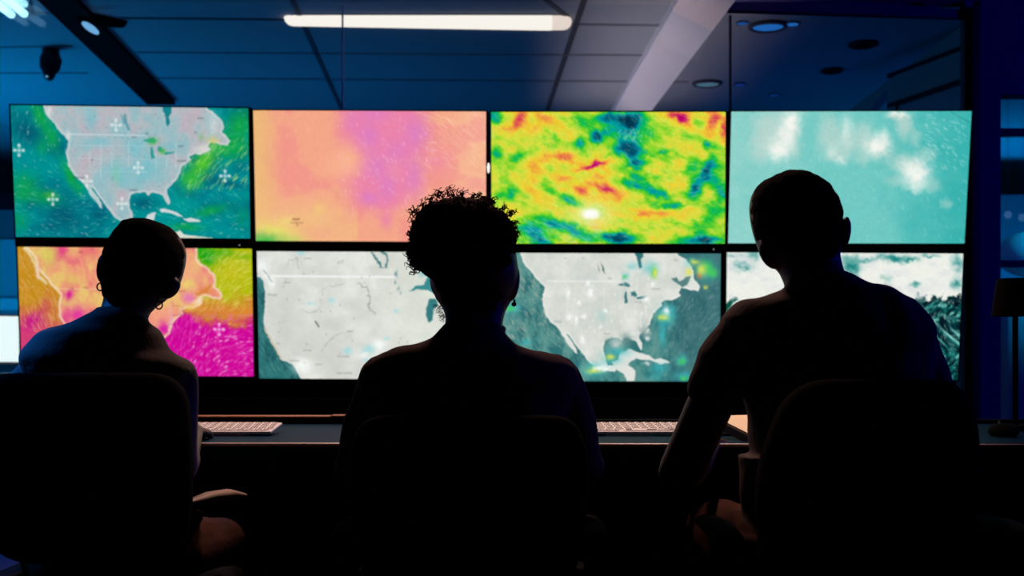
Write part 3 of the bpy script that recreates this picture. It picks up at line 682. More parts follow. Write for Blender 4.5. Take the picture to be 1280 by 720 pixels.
# the black rack that carries the displays
rack = empty('video_wall_rack', (0, 5.55, 0), 'black steel rack and low cabinet carrying the eight displays', 'rack')
def rail(p0, p1, p2, p3, nm, th=.04, d=.062):
    m = MB(); m.slab([wallpt(*p) + NRM * d for p in (p0, p1, p2, p3)], NRM * th); return m.build(nm, M['matblack'], rack)
rail((10.5, 131), (316, 136), (322, 476), (26, 473), 'back_panel')
rail((317, 137.5), (611, 138.5), (611, 477), (323, 476), 'back_panel')
rail((612, 138.5), (909, 138.5), (907, 480), (612, 478), 'back_panel')
rail((910, 138), (1217.5, 137), (1200, 479), (908, 480), 'back_panel')
# trims closing the seam between the rows, level with the screens
for a, b in (((18, 297.5), (318, 300)), ((318, 303), (612, 304.5)), ((612, 305.5), (909, 305.5)), ((908, 305.3), (1206.8, 305.5))):
    h = {18: 10.0, 318: 10.5, 612: 10.0, 908: 10.3}[a[0]]
    m = MB(); m.slab([wallpt(a[0], a[1]) + NRM * .006, wallpt(b[0], b[1]) + NRM * .006, wallpt(b[0], b[1] + h) + NRM * .006, wallpt(a[0], a[1] + h) + NRM * .006], NRM * .05)
    m.build('seam_trim', M['matblack'], rack)
m = MB(); m.box((-2.16, 5.5, 0), (2.07, 5.95, .735), bev=.01); m.build('cabinet', M['matblack'], rack)
m = MB(); m.slab([wallpt(27, 470), wallpt(1200, 474), W(1205, 500, 5.56), W(29, 500, 5.56)], (0, .03, 0)); 
for v in m.bm.verts: v.co.y += .075
m.build('lower_panel', M['matblack'], rack)
for x in (-2.1, -1.1, 0, 1.1, 2.05):
    m = MB(); m.box((x - .03, 5.62, .735), (x + .03, 5.68, 1.8)); m.build('upright', M['matblack'], rack)
# ================================================================ the setting
CZ = 2.70
def S(mb, name, m, **k):
    return tag(mb.build(name, m, **k), kind='structure')
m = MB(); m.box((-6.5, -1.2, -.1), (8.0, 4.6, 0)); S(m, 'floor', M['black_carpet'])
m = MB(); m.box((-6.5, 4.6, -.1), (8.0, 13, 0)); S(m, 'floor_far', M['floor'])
m = MB(); m.box((-6.5, 5.9, CZ), (8.0, 13, CZ + .1)); S(m, 'ceiling', M['ceil'])
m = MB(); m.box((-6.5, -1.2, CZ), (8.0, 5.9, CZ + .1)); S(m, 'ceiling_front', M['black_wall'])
m = MB(); m.box((-6.6, 6.0, 0), (-6.5, 13, CZ)); S(m, 'wall_left', M['bluewall'])
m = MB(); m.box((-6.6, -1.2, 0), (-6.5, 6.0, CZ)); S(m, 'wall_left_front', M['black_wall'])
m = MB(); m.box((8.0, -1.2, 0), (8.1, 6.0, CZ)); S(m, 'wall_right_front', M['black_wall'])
m = MB(); m.box((8.0, 6.0, 0), (8.1, 13, CZ)); S(m, 'wall_right', M['bluewall'])
m = MB(); m.box((-6.5, 13, 0), (8.0, 13.1, CZ)); S(m, 'wall_far', M['bluewall'])
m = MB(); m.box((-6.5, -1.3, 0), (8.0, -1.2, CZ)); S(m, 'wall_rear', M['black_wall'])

GYY = 6.02      # glass partition behind the video wall; its head is above the frame on the left
def glass(name, x0, x1, z0, z1, y=GYY):
    m = MB(); m.box((x0, y, z0), (x1, y + .012, z1)); return S(m, name, M['glass'])
xj1 = W(428, 70, GYY).x; xj2 = W(913, 70, GYY).x; xr = W(1209, 70, GYY).x
ztop = W(0, -2, GYY).z
glass('window_1', -6.4, xj1 - .003, .02, CZ - .01)
glass('window_2', xj1 + .003, xj2 - .003, .02, CZ - .01)
zt = W(1000, 19, GYY).z
glass('window_3', xj2 + .003, xr, .02, zt)
# slim joint between the first two panes
m = MB(); m.box((xj1 - .0035, GYY - .004, .02), (xj1 + .0035, GYY + .016, CZ - .01)); S(m, 'trim_1', M['softwhite'])
m = MB(); m.box((xj2 - .005, GYY - .004, .02), (xj2 + .005, GYY + .016, zt)); S(m, 'trim_2', M['frame'])
# header over the right hand pane
m = MB(); m.hexa([W(909, 14.5, 6.0), W(1216, 22, 6.0), W(1216, 13, 6.0), W(909, -12, 6.0), W(909, 14.5, 6.1), W(1216, 22, 6.1), W(1216, 13, 6.1), W(909, -12, 6.1)]); S(m, 'trim_3', M['column'])
m = MB(); m.hexa([W(909, 16.5, 5.99), W(1206, 25.5, 5.99), W(1206, 22, 5.99), W(909, 12.5, 5.99), W(909, 16.5, 6.05), W(1206, 25.5, 6.05), W(1206, 22, 6.05), W(909, 12.5, 6.05)]); S(m, 'trim_4', M['frame'])
# posts at the right end of the glass
def post(name, x0, x1, y, m_, z0=0.0, z1=CZ, d=.06):
    mm = MB(); mm.box((W(x0, 0, y).x, y, z0), (W(x1, 0, y).x, y + d, z1)); return S(mm, name, m_)
post('trim_5', 1206, 1217, 5.98, M['column'])
post('trim_6', 1216.5, 1225.5, 5.93, M['frame'], z1=W(0, 7, 5.93).z)
post('wall_right_end', 1225.5, 1251, 5.98, M['column'])
# header above the side opening, two bars, glass
m = MB(); m.box((W(1251, 0, 5.98).x, 5.98, W(0, 118, 5.98).z), (8.0, 6.1, CZ)); S(m, 'wall_right_header', M['column'])
for i, (a, b) in enumerate(((159, 168), (325, 333))):
    m = MB(); m.box((W(1251, 0, 5.98).x, 6.0, W(0, b, 5.98).z), (7.95, 6.06, W(0, a, 5.98).z)); S(m, 'trim_%d' % (7 + i), M['frame'])
m = MB(); m.box((W(1251, 0, 5.98).x, 6.02, .02), (7.95, 6.03, W(0, 118, 5.98).z)); S(m, 'window_4', M['glass'])

# joints of the tiled ceiling
k = 0
def bar(p0, p1, w, m_=None, h=.006):
    global k
    a = Vector(p0); b = Vector(p1); d = (b - a).normalized(); s = Vector((-d.y, d.x, 0)) * w / 2
    mm = MB(); mm.slab([a - s, b - s, b + s, a + s], Vector((0, 0, h)))
    k += 1
    return S(mm, 'trim_%d' % (10 + k), m_ or M['joint'])
def C0(px, py, dz=.004):                         # point on the ceiling seen at a pixel
    return W(px, py, (CZ - dz - CH) * F / (HZ - py))
for a, b, w in ((( 363, -5), (428, 139), .028), ((732, -5), (684, 139), .032), ((150, 23.2), (362, 25.2), .03), ((712, 31), (860, 33), .03),
                ((170, 66), (860, 70), .03), ((190, 98), (860, 103), .035), ((682, 0), (712, 24), .03), ((0, 17), (78, 17), .03), ((0, 60), (90, 58), .03), ((0, 92), (110, 92), .03)):
    p, q = C0(*a), C0(*b); bar(p, q, w, M['joint'] if abs(a[1] - b[1]) > 20 or a[1] == 23.2 else M['softjoint'])
# dark boxed recess behind the frame of the lamp (upper right lower bulkhead of the left room)
# black channel running away along the ceiling
A0, A1 = C0(38, -8, .03), C0(86, -8, .03); B0, B1 = C0(184, 131, .03), C0(219, 131, .03)
m = MB(); m.slab([A0, A1, B1, B0], (0, 0, .06)); S(m, 'trim_30', M['matblack'])
# pale beam coming down from the ceiling, running away from the room
yb0, yb1 = 5.6, 11.0
def BX(px, py, z):
    Y = (z - CH) * F / (HZ - py); return (px - 640) * Y / F, Y
x0a, y0a = BX(847, 2, 2.66); x0b, y0b = BX(768, 137, 2.66)
x1a, y1a = BX(909, 14, 2.56); x1b, y1b = BX(814, 139, 2.56)
def lerpx(xa, ya, xb, yb, y): return xa + (xb - xa) * (y - ya) / (yb - ya)
m = MB()
q = [(lerpx(x0a, y0a, x0b, y0b, yb0 - .2), yb0 - .2, 2.66), (lerpx(x1a, y1a, x1b, y1b, yb0 - .2), yb0 - .2, 2.56), (lerpx(x1a, y1a, x1b, y1b, yb1), yb1, 2.56), (lerpx(x0a, y0a, x0b, y0b, yb1), yb1, 2.66)]
m.hexa(q + [(a, b, 2.72) for a, b, c in q]); S(m, 'trim_31', M['softwhite'])
# side wall of the room behind, upper right: band, dark rails, opening
wall_dir = Vector((2.20 - 2.42, 7.09 - 6.36, 0)).normalized()
P = Vector((2.42, 6.36, 0))
def SW(s, z, o=0.0): return P + wall_dir * s + Vector((o, 0, z))
n_ = Vector((wall_dir.y, -wall_dir.x, 0)) * .06
def flatpoly(pts, back):
    mm = MB(); f0 = [mm.bm.verts.new(p) for p in pts]; f1 = [mm.bm.verts.new(Vector(p) + Vector(back)) for p in pts]
    mm.bm.faces.new(f0); mm.bm.faces.new(f1[::-1]); n = len(pts)
    for i in range(n): mm.bm.faces.new((f0[i], f1[i], f1[(i + 1) % n], f0[(i + 1) % n]))
    return mm
def onwall(px, py):                    # where the ray through a pixel meets the side wall
    d = Vector(((px - 640) / F, 1, (HZ - py) / F)); nn = Vector((n_.x, n_.y, 0)); t = nn.dot(P) / nn.dot(d)
    return Vector((0, 0, CH)) + d * t
m = flatpoly([onwall(1217, 21), onwall(1208, 28), onwall(1062, 137), onwall(1062, 145), onwall(1080, 145), onwall(1109, 112), onwall(1109, 145), onwall(1119, 145), onwall(1119, 127), onwall(1217, 93)], n_)
S(m, 'wall_side', M['sidewall'])
m = MB(); m.slab([SW(-.03, 2.562, -.01), SW(.72, 2.562, -.01), SW(.72, 2.585, -.01), SW(-.03, 2.585, -.01)], n_); S(m, 'trim_32', M['frame'])
m = MB(); m.slab([SW(-.03, 2.385, -.01), SW(.72, 2.385, -.01), SW(.72, 2.41, -.01), SW(-.03, 2.41, -.01)], n_); S(m, 'trim_33', M['frame'])
m = MB(); m.slab([SW(-.03, 0.0, .02), SW(.68, 0.0, .02), SW(.68, 2.385, .02), SW(-.03, 2.385, .02)], n_); S(m, 'wall_side_lower', M['bluewall'])

# ================================================================ things in the room behind
tube = empty('ceiling_lamp', C0(537, 24, .03), 'long warm white fluorescent batten glowing on the ceiling behind the glass', 'lamp')
a, b = W(366, 21.5, 6.28), W(709, 27, 6.28)
m = MB(); m.tube([a + Vector((.0, 0, 0)), b - Vector((.09, 0, 0))], .046, n=20); m.build('diffuser', emis('warm_tube', (1.0, .86, .76), 1.25), tube, smooth=True)
m = MB(); m.tube([b - Vector((.075, 0, 0)), b - Vector((.02, 0, 0))], .044, n=20); m.build('end_cap', emis('warm_cap', (1.0, .78, .68), 1.0), tube, smooth=True)
m = MB(); m.box((a.x, 6.22, a.z + .035), (b.x, 6.34, CZ), bev=.005); m.build('housing', M['column'], tube)
for x in (a.x + .35, b.x - .35):
    m = MB(); m.box((x - .012, 6.25, a.z + .03), (x + .012, 6.31, a.z + .06)); m.build('clip', M['frame'], tube)

lf = empty('strip_light', C0(5, 6, .03), 'bright cyan louvred strip light in the top left corner of the ceiling', 'lamp')
for i, (x, y, x2, y2) in enumerate(((-18, -6, 14, 18), (0, -8, 30, 17))):
    m = MB(); m.tube([C0(x, y, .03), C0(x2, y2, .03)], .02, n=12); m.build('tube', emis('cyan_tube', (.35, .75, 1.0), 2.0), lf, smooth=True)
m = MB(); p0, p1, p2, p3 = C0(-30, -10, .005), C0(34, -10, .005), C0(44, 20, .005), C0(-8, 20, .005); m.slab([p0, p1, p2, p3], (0, 0, .004)); m.build('reflector', M['chrome'], lf)

sp = empty('track_spotlight', C0(105, 22, .0), 'black cylindrical spotlight on the ceiling channel, its lens lit pale blue', 'spotlight')
m = MB(); c0 = W(120, 24, 6.2); m.tube([W(104, 20, 6.2), W(150, 26, 6.35)], [.05, .038], n=20); m.build('housing', M['matblack'], sp, smooth=True)
m = MB(); m.ell(W(113, 35, 6.17), (.052, .03, .018), Matrix.Rotation(.6, 3, 'Y')); m.build('lens', emis('spot_lens', (.25, .6, 1.0), .8), sp, smooth=True)
m = MB(); m.cyl(W(118, 22, 6.22), W(118, 22, 6.22) + Vector((0, 0, .05)), .012); m.build('bracket', M['matblack'], sp)

cam = empty('security_camera', C0(64, 65, 0), 'small dark dome security camera hanging from the ceiling at upper left', 'camera')
c = W(63.5, 79, 6.9)
m = MB(); m.cyl((c.x, c.y, CZ), (c.x, c.y, CZ - .012), .05, .05); m.build('mount', M['column'], cam, smooth=False)
m = MB(); m.tube([(c.x, c.y, CZ - .035), (c.x, c.y, c.z + .02), (c.x - .006, c.y, c.z - .03), (c.x - .008, c.y, c.z - .06)], [.05, .062, .056, .035], n=24); m.build('housing', M['frame'], cam, smooth=True)
m = MB(); m.ell((c.x - .01, c.y, c.z - .075), (.03, .03, .028)); m.build('lens', M['black'], cam, smooth=True)
m = MB(); m.ell((c.x - .012, c.y - .03, c.z - .083), (.008, .003, .006)); m.build('glint_spot', emis('cam_highlight', (.25, .6, .9), .6), cam, smooth=True)  # glow painted in for the small highlight on the dome

def downlight(px, py, rpx, label, glow=None, asp=1.0, group=None):
    p = C0(px, py, 0.0); r = rpx * p.y / F
    root = empty('downlight', (p.x, p.y, CZ), label, 'downlight')
    m = MB(); m.torus((p.x, p.y, CZ - .008), r * .9, r * .14, (0, 0, 1)); m.build('ring', M['frame'] if glow is None else M['column'], root, smooth=True)
    m = MB(); m.cyl((p.x, p.y, CZ - .002), (p.x, p.y, CZ - .012), r * .82); m.build('lens', glow or M['matblack'], root)
downlight(960, 31, 24, 'round ceiling downlight glowing blue just under the glass header, nearest of the lit ones', emis('blue_glow', (.02, .16, .55), .8))
downlight(928, 27, 8, 'small blue glowing ceiling spot to the left of the round blue downlight', emis('blue_glow2', (.02, .13, .5), .6))
downlight(990, 28, 10, 'small blue glowing ceiling spot to the right of the round blue downlight', emis('blue_glow3', (.02, .16, .55), .8))
downlight(884, 103, 18, 'round ceiling downlight with a pale grey glow beside the white beam', emis('grey_glow', (.10, .20, .30), .7))
downlight(925, 104, 8, 'small dark ceiling fitting with a faint blue glint right of the pale downlight', emis('dim_blue', (.01, .04, .28), .8))
downlight(1079, 54, 18, 'unlit black round ceiling fitting, upper of the two dark ones')
downlight(1040, 87, 14, 'unlit black round ceiling fitting, lower and further left of the two dark ones')
downlight(968, 117, 7, 'tiny faint blue ceiling spot close above the display with clouds', emis('dim_blue2', (.005, .05, .25), .7))
downlight(1147, 5, 9, 'small unlit black ceiling fitting above the glass header at upper right')

# white monitor seen past the left edge of the video wall
mon = empty('desktop_monitor', W(-20, 470, 7.0), 'glowing white monitor seen past the left edge of the video wall', 'monitor')
def Q(pts, Y): return [W(x, y, Y) for x, y in pts]
m = MB(); m.slab(Q([(-75, 452), (23, 452.5), (22.5, 395.5), (-75, 394)], 7.0), (0, .01, 0)); m.build('screen', emis('white_screen', (.93, 1.0, .97), 1.15), mon)
m = MB(); m.slab(Q([(-79, 455), (25.5, 455.5), (25, 393), (-79, 391.5)], 7.012), (0, .03, 0)); m.build('casing', M['column'], mon)
m = MB(); m.box((W(-30, 0, 7.02).x - .04, 7.05, W(0, 466, 7).z), (W(-30, 0, 7.02).x + .04, 7.08, W(0, 440, 7).z)); m.build('stand', M['column'], mon)
tb = empty('side_table', (-3.6, 7.1, 0), 'pale desk in the blue room carrying the glowing white monitor', 'desk')
zt_ = W(0, 466, 7).z
m = MB(); m.box((-4.9, 6.7, zt_ - .03), (-2.7, 7.6, zt_)); m.build('desktop', M['bluewall'], tb)
for x in (-4.85, -2.8):
    m = MB(); m.box((x, 6.75, 0), (x + .05, 7.55, zt_ - .03)); m.build('leg', M['bluewall'], tb)
# glass front cabinet band behind the monitor
cb = empty('storage_cabinet', (-4.6, 9.6, 0), 'tall blue lit cabinet beyond the left edge of the video wall', 'cabinet')
m = MB(); m.box((-5.9, 9.5, 0), (-3.1, 10, W(0, 262, 9.5).z), bev=.01); m.build('body', M['column'], cb)
m = MB(); m.box((-5.85, 9.47, .6), (-3.9, 9.5, W(0, 300, 9.5).z)); m.build('door', M['bluewall'], cb)
m = MB(); m.box((-5.9, 9.40, W(0, 388, 9.5).z), (-3.1, 9.46, W(0, 374, 9.5).z)); m.build('handle', M['softwhite'], cb)

# what is behind the side opening at the right edge
bx = empty('lounge_sofa', W(1290, 325, 8.2), 'pale rounded sofa back glowing blue behind the glass at the right edge', 'sofa')
m = MB(); m.box((W(1254, 0, 8.2).x, 8.2, .0), (7.4, 9.0, W(0, 330, 8.2).z - .1), bev=.08); m.build('seat_base', M['bluewall'], bx)
m = MB(); m.ell(W(1290, 318, 8.3), (.24, .2, .16)); m.build('cushion', M['softwhite'], bx, smooth=True)
cr = empty('credenza', (4.0, 10.6, 0), 'dark low cabinet along the far blue wall at the right edge', 'cabinet')
m = MB(); m.box((W(1240, 0, 10.5).x, 10.5, 0), (7.6, 11.2, W(0, 243, 10.5).z), bev=.01); m.build('body', M['column'], cr)
for px, py in ((1260, 268.5), (1277.5, 272)):
    g = W(px, py, 8.0)
    pl = empty('pendant_lamp', (g.x, g.y, CZ), 'small round bluish lamp glimmering behind the right edge glass, ' + ('left one' if px < 1270 else 'right one'), 'lamp')
    m = MB(); m.torus(g, .022, .004, (0, 1, 0)); m.ell(g, (.02, .015, .02)); m.build('globe', emis('globe', (.04, .13, .33), .8), pl, smooth=True)
    m = MB(); m.cyl(g + Vector((0, 0, .02)), (g.x, g.y, CZ), .0012, n=6); m.build('cord', M['column'], pl)
# ================================================================ desk and what lies on it
DZ = .727
dk = empty('control_desk', (0.3, 3.1, 0), 'long dark control desk with a thin pale front edge, in front of the three people', 'desk')
m = MB(); m.box((-1.0, 2.705, DZ - .03), (2.6, 3.52, DZ), bev=.002); m.build('desktop', M['desk'], dk)
m = MB(); m.tube([(-1.0, 2.70, DZ - .002), (2.6, 2.70, DZ - .008)], .0045, n=10); m.build('edge_band', M['deskedge'], dk, smooth=True)
zl = W(0, 519.5, 3.5).z
for x0, x1, dz in ((-1.0, W(413, 0, 3.5).x, 0), (W(414.5, 0, 3.5).x, .2, .002)):
    m = MB(); m.box((x0, 3.485, DZ), (x1, 3.54, zl + dz - .006)); lg_ = m.build('back_ledge', M['matblack'], dk)
    m = MB(); m.box((x0, 3.48, zl + dz - .006), (x1, 3.54, zl + dz), bev=.002); m.build('ledge_lit_strip', M['ledge'], lg_)
m = MB(); m.box((.2, 3.50, DZ), (2.6, 3.54, zl - .012), bev=.004); m.build('back_ledge', M['matblack'], dk)
m = MB(); m.box((-.98, 3.3, .02), (2.58, 3.33, DZ - .03)); m.build('modesty_panel', M['matblack'], dk)
for x in (-.98, .75, 2.52):
    m = MB(); m.box((x, 2.8, 0), (x + .05, 3.45, DZ - .03)); m.build('leg', M['matblack'], dk)

keycap = None; legs_ = None
def keyboard(cx, label, w, yc, ncols=18):
    global keycap, legs_
    d = .15; tilt = math.radians(5.2); c = Vector((cx, yc, DZ + .015))
    root = empty('keyboard', (cx, yc, DZ), label, 'keyboard')
    R = Matrix.Rotation(tilt, 3, 'X')
    m = MB(); m.box((cx - w / 2, yc - d / 2, DZ + .011), (cx + w / 2, yc + d / 2, DZ + .019), rot=R, piv=c, bev=.003)
    m.build('body', M['keybody'], root)
    for s in (-1, 1):
        m = MB(); m.box((cx + s * w * .4 - .015, yc + .045, DZ), (cx + s * w * .4 + .015, yc + .06, DZ + .020)); m.build('foot', M['keybody'], root)
    for s in (-1, 1):
        m = MB(); m.box((cx + s * w * .4 - .015, yc - .062, DZ), (cx + s * w * .4 + .015, yc - .052, DZ + .006)); m.build('pad', M['black'], root)
    pitch = w / (ncols + .6); rows = 5; rp = (d - .012) / rows
    if keycap is None:
        mb = MB(); mb.box((-.0088, -.0098, 0), (.0088, .0098, .0022), bev=.0009)
        nfaces = len(mb.bm.faces)
        for bx0, by0, bx1, by1 in ((-.006, -.0085, -.001, .0075), (-.001, .003, .005, .008), (.002, -.0075, .0065, -.002)):
            vs = [mb.bm.verts.new(q) for q in ((bx0, by0, .0025), (bx1, by0, .0025), (bx1, by1, .0025), (bx0, by1, .0025))]
            mb.bm.faces.new(vs)
        me = bpy.data.meshes.new('key')
        for f in list(mb.bm.faces)[nfaces:]: f.material_index = 1
        mb.bm.normal_update(); mb.bm.to_mesh(me); mb.bm.free(); me.materials.append(M['key']); me.materials.append(M['legend'])
        keycap = me
    for r in range(rows):
        for q in range(ncols):
            if r == 0 and 4 <= q <= 10:
                if q != 7: continue
            o = bpy.data.objects.new('key', keycap); col.objects.link(o)
            lx = -w / 2 + pitch * (q + .8) + (.25 * pitch * ((r * 3) % 4 - 1.5)) * .3; ly = -d / 2 + .006 + rp * (r + .5)
            p = R @ Vector((lx, ly, .019 - .015)) + c
            o.parent = root; o.location = p - Vector(root.location); o.rotation_euler = (tilt, 0, 0)
            o.scale = ((6.6 if (r == 0 and q == 7) else 1) * (pitch / .0186) * .98, rp / .0256 * 1.25, 1)
    return root
Yk = 3.02
xr1 = W(346, 0, Yk).x
keyboard(xr1 - .20, 'white keyboard with dark legends in front of the woman on the left', .40, Yk)
xl2 = W(742, 0, Yk).x
keyboard(xl2 + .17, 'white keyboard with dark legends between the curly haired person and the man', .40, Yk)

# loose sheet seen between the man's arm and body
pd = empty('notepad', (W(925, 0, 2.9).x, 2.9, DZ), 'cream notepad lying open on the desk under the man\'s left arm', 'notepad')
m = MB(); cxp = W(935, 0, 2.9).x
Rz = Matrix.Rotation(math.radians(28), 3, 'Z') @ Matrix.Rotation(math.radians(15), 3, 'X')
m.box((cxp - .065, 2.77, DZ + .030), (cxp + .08, 2.91, DZ + .036), rot=Rz, piv=(cxp, 2.84, DZ + .03)); m.build('pages', M['paper'], pd)
m = MB(); m.box((cxp - .067, 2.77, DZ + .012), (cxp + .082, 2.912, DZ + .0298), rot=Rz, piv=(cxp, 2.84, DZ + .03)); m.build('cover', M['black'], pd)

# small black lamp at the right end of the desk
lx = W(1269, 0, 3.2).x
lp = empty('table_lamp', (lx, 3.2, DZ), 'small black table lamp with a tapered shade at the right end of the desk', 'lamp')
m = MB(); m.cyl((lx, 3.2, DZ), (lx, 3.2, DZ + .014), .068, .06, n=36); m.build('base', M['matblack'], lp)
m = MB(); m.cyl((lx, 3.2, DZ + .014), (lx, 3.2, W(0, 370, 3.2).z), .0075); m.build('pole', M['matblack'], lp)
zb, zt2 = W(0, 395, 3.2).z, W(0, 348.5, 3.2).z
m = MB()
r0, r1 = (1269 - 1240.5) * 3.2 / F, (1269 - 1247) * 3.2 / F
N = 40; ring = lambda r, z: [Vector((lx + r * math.cos(2 * PI * i / N), 3.2 + r * math.sin(2 * PI * i / N), z)) for i in range(N)]
vs = m.rings([ring(r0, zb), ring(r1, zt2), ring(r1 - .003, zt2), ring(r0 - .003, zb)], cap=False)
for i in range(N): m.bm.faces.new((vs[3][i], vs[3][(i + 1) % N], vs[0][(i + 1) % N], vs[0][i]))
m.build('shade', M['matblack'], lp)
m = MB(); m.box((lx - r1, 3.197, zt2 - .01), (lx + r1, 3.203, zt2 - .006)); m.box((lx - .003, 3.2 - r1, zt2 - .01), (lx + .003, 3.2 + r1, zt2 - .006)); m.build('spider', M['matblack'], lp)
# dark mouse
ms = empty('computer_mouse', (W(1254, 0, 2.95).x, 2.95, DZ), 'black computer mouse on the desk in front of the small lamp', 'mouse')
m = MB(); m.ell((W(1254, 0, 2.95).x, 2.95, DZ + .012), (.032, .055, .02)); m.build('shell', M['matblack'], ms, smooth=True)
m = MB(); m.cyl((W(1254, 0, 2.95).x, 2.975, DZ + .03), (W(1254, 0, 2.95).x + .006, 2.975, DZ + .03), .007); m.build('wheel', M['black'], ms)

# ================================================================ chairs
def rounded_slab(mb, pts2, y0, y1, curve=0.0, r=.05, cy=None, nseg=6):
    """outline pts2 (x, z) with rounded corners, extruded from y0 to y1"""
    n = len(pts2); out = []
    for i in range(n):
        p = Vector(pts2[i]); a = Vector(pts2[i - 1]); b = Vector(pts2[(i + 1) % n])
        da = (a - p); db = (b - p); rr = min(r, da.length * .45, db.length * .45)
        A = p + da.normalized() * rr; B = p + db.normalized() * rr
        for t in range(nseg + 1):
            t /= nseg; out.append(A * (1 - t) ** 2 + p * 2 * t * (1 - t) + B * t * t)
    cx = sum(q.x for q in out) / len(out)
    hw = max(abs(q.x - cx) for q in out)
    cz = sum(q.y for q in out) / len(out)
    def P3(q, y, s): 
        x = cx + (q.x - cx) * s; z = cz + (q.y - cz) * s
        return Vector((x, y - curve * ((x - cx) / hw) ** 2, z))
    th = y1 - y0; e = .25
    seq = [(y0 + th * .0, .93), (y0 + th * .15, .985), (y0 + th * .4, 1), (y0 + th * .7, 1), (y0 + th * .9, .985), (y1, .94)]
    rings = []
    for s in (.02, .35, .7): rings.append([P3(q, y0, s * .93) for q in out])
    for y, s in seq: rings.append([P3(q, y, s) for q in out])
    for s in (.7, .35, .02): rings.append([P3(q, y1, s * .94) for q in out])
    mb.rings(rings)

def chair(cx, Y, back_px, label, arm_h=.64, arm_dx=.29, armpads=(1, 1), padlen=.25, padpts=None):
    """cx = world x of the seat, Y = depth of the seat centre"""
    root = empty('office_chair', (cx, Y, 0), label, 'chair', None)
    Yb = Y - .30
    m = MB(); pts = [(W(a, b, Yb).x, W(a, b, Yb).z) for a, b in back_px]
    rounded_slab(m, pts, Yb - .03, Yb + .03, curve=-.03, r=.07); m.build('backrest', M['chairfab'], root, smooth=True)
    m = MB(); m.box((cx - .25, Y - .24, .41), (cx + .25, Y + .24, .48), bev=.03); m.build('seat', M['chairfab'], root, smooth=True)
    m = MB(); bxc = sum(p[0] for p in pts) / len(pts); m.tube([(cx, Y - .05, .40), (bxc, Y - .26, .40), (bxc, Y - .345, .46), (bxc, Y - .345, .60)], .018, n=10); m.build('back_support', M['matblack'], root, smooth=True)
    m = MB(); m.cyl((cx, Y, .11), (cx, Y, .28), .032); m.cyl((cx, Y, .28), (cx, Y, .41), .018); m.build('gas_lift', M['blackmetal'], root, smooth=False)
    m = MB(); m.cyl((cx, Y, .07), (cx, Y, .12), .045); m.build('hub', M['blackmetal'], root)
    for i in range(5):
        a = 2 * PI * i / 5 + .3; d = Vector((math.cos(a), math.sin(a), 0))
        m = MB(); m.tube([Vector((cx, Y, .095)) + d * .03, Vector((cx, Y, .075)) + d * .28], [.024, .015], n=8); lg = m.build('leg', M['blackmetal'], root, smooth=True)
        m = MB(); p = Vector((cx, Y, .028)) + d * .28; t = Vector((-d.y, d.x, 0))
        m.cyl(p - t * .022, p - t * .006, .027); m.cyl(p + t * .006, p + t * .022, .027); m.cyl(p + Vector((0, 0, .0)), p + Vector((0, 0, .05)), .006); m.build('caster', M['black'], lg)
    for s, on in zip((-1, 1), armpads):
        if not on: continue
        x = cx + s * arm_dx
        m = MB()
        if padpts and s > 0:
            m.tube(padpts, [.010, .018, .021, .012], n=14)
            c0 = sum(padpts, Vector()) / 4
            for v in m.bm.verts:
                f = (v.co.y - padpts[0].y) / (padpts[-1].y - padpts[0].y); zz = np.interp(f, [(p.y - padpts[0].y) / (padpts[-1].y - padpts[0].y) for p in padpts], [p.z for p in padpts])
                v.co.z = (v.co.z - zz) * .55 + zz
            x = c0.x; 
        else:
            m.tube([(x, Y - padlen / 2, arm_h - .028), (x, Y, arm_h - .018), (x, Y + padlen / 2, arm_h - .026)], [.026, .032, .026], n=14, flat=1.0)
            for v in m.bm.verts: v.co.z = (v.co.z - (arm_h - .02)) * .5 + arm_h - .02
        ar = m.build('armrest', M['armpad'] if padpts and s > 0 else M['matblack'], root, smooth=True)
        m = MB(); xq = x
        if padpts and s > 0: xq = padpts[0].x - .05; x = padpts[0].x + .012; Yp = padpts[0].y + .01
        else: Yp = Y
        m.tube([(x, Yp, arm_h - .035), (xq, Yp - .01, .50), (xq - s * .06, Y - .01, .405), (cx + s * .12, Y, .40)], .014, n=10); m.build('arm_post', M['matblack'], root, smooth=True)
    return root
M['armpad'] = mat('lit_armrest_pad', (.35, .24, .18), .45, noise=.1)  # tan stands for light on dark plastic; the other pads stay black
chair(W(125, 0, 2.42).x, 2.42, [(-28, 466), (228, 466), (236, 610), (225, 705), (32, 705), (-8, 690), (-36, 600)],
      'black office chair of the woman on the left, its curved armrest catching light', arm_h=.645, arm_dx=.25, padpts=[W(236, 628, 2.34), W(262, 620.5, 2.42), W(284, 618, 2.50), W(302, 619.5, 2.56)])
chair(W(588, 0, 2.40).x, 2.40, [(445, 520), (725, 520), (740, 600), (720, 740), (450, 740), (430, 600)],
      'black office chair of the curly haired person in the middle, hidden in shadow', arm_h=.6, arm_dx=.24)
chair(W(1078, 0, 2.25).x, 2.25, [(990, 474), (1196, 474), (1222, 520), (1229, 600), (1200, 745), (960, 745), (945, 600)],
      'black office chair of the man on the right, its backrest corner showing beside him', arm_h=.62, arm_dx=.27)
# ================================================================ people
def rows_interp(rows, step):
    """rows: (y_px, xl, xr, halfdepth_m, centre_offset_m)"""
    r = np.array(rows, float); ys = np.arange(r[0, 0], r[-1, 0] + .01, step)
    if ys[-1] < r[-1, 0]: ys = np.append(ys, r[-1, 0])
    return [(y,) + tuple(np.interp(y, r[:, 0], r[:, k]) for k in range(1, 5)) for y in ys]

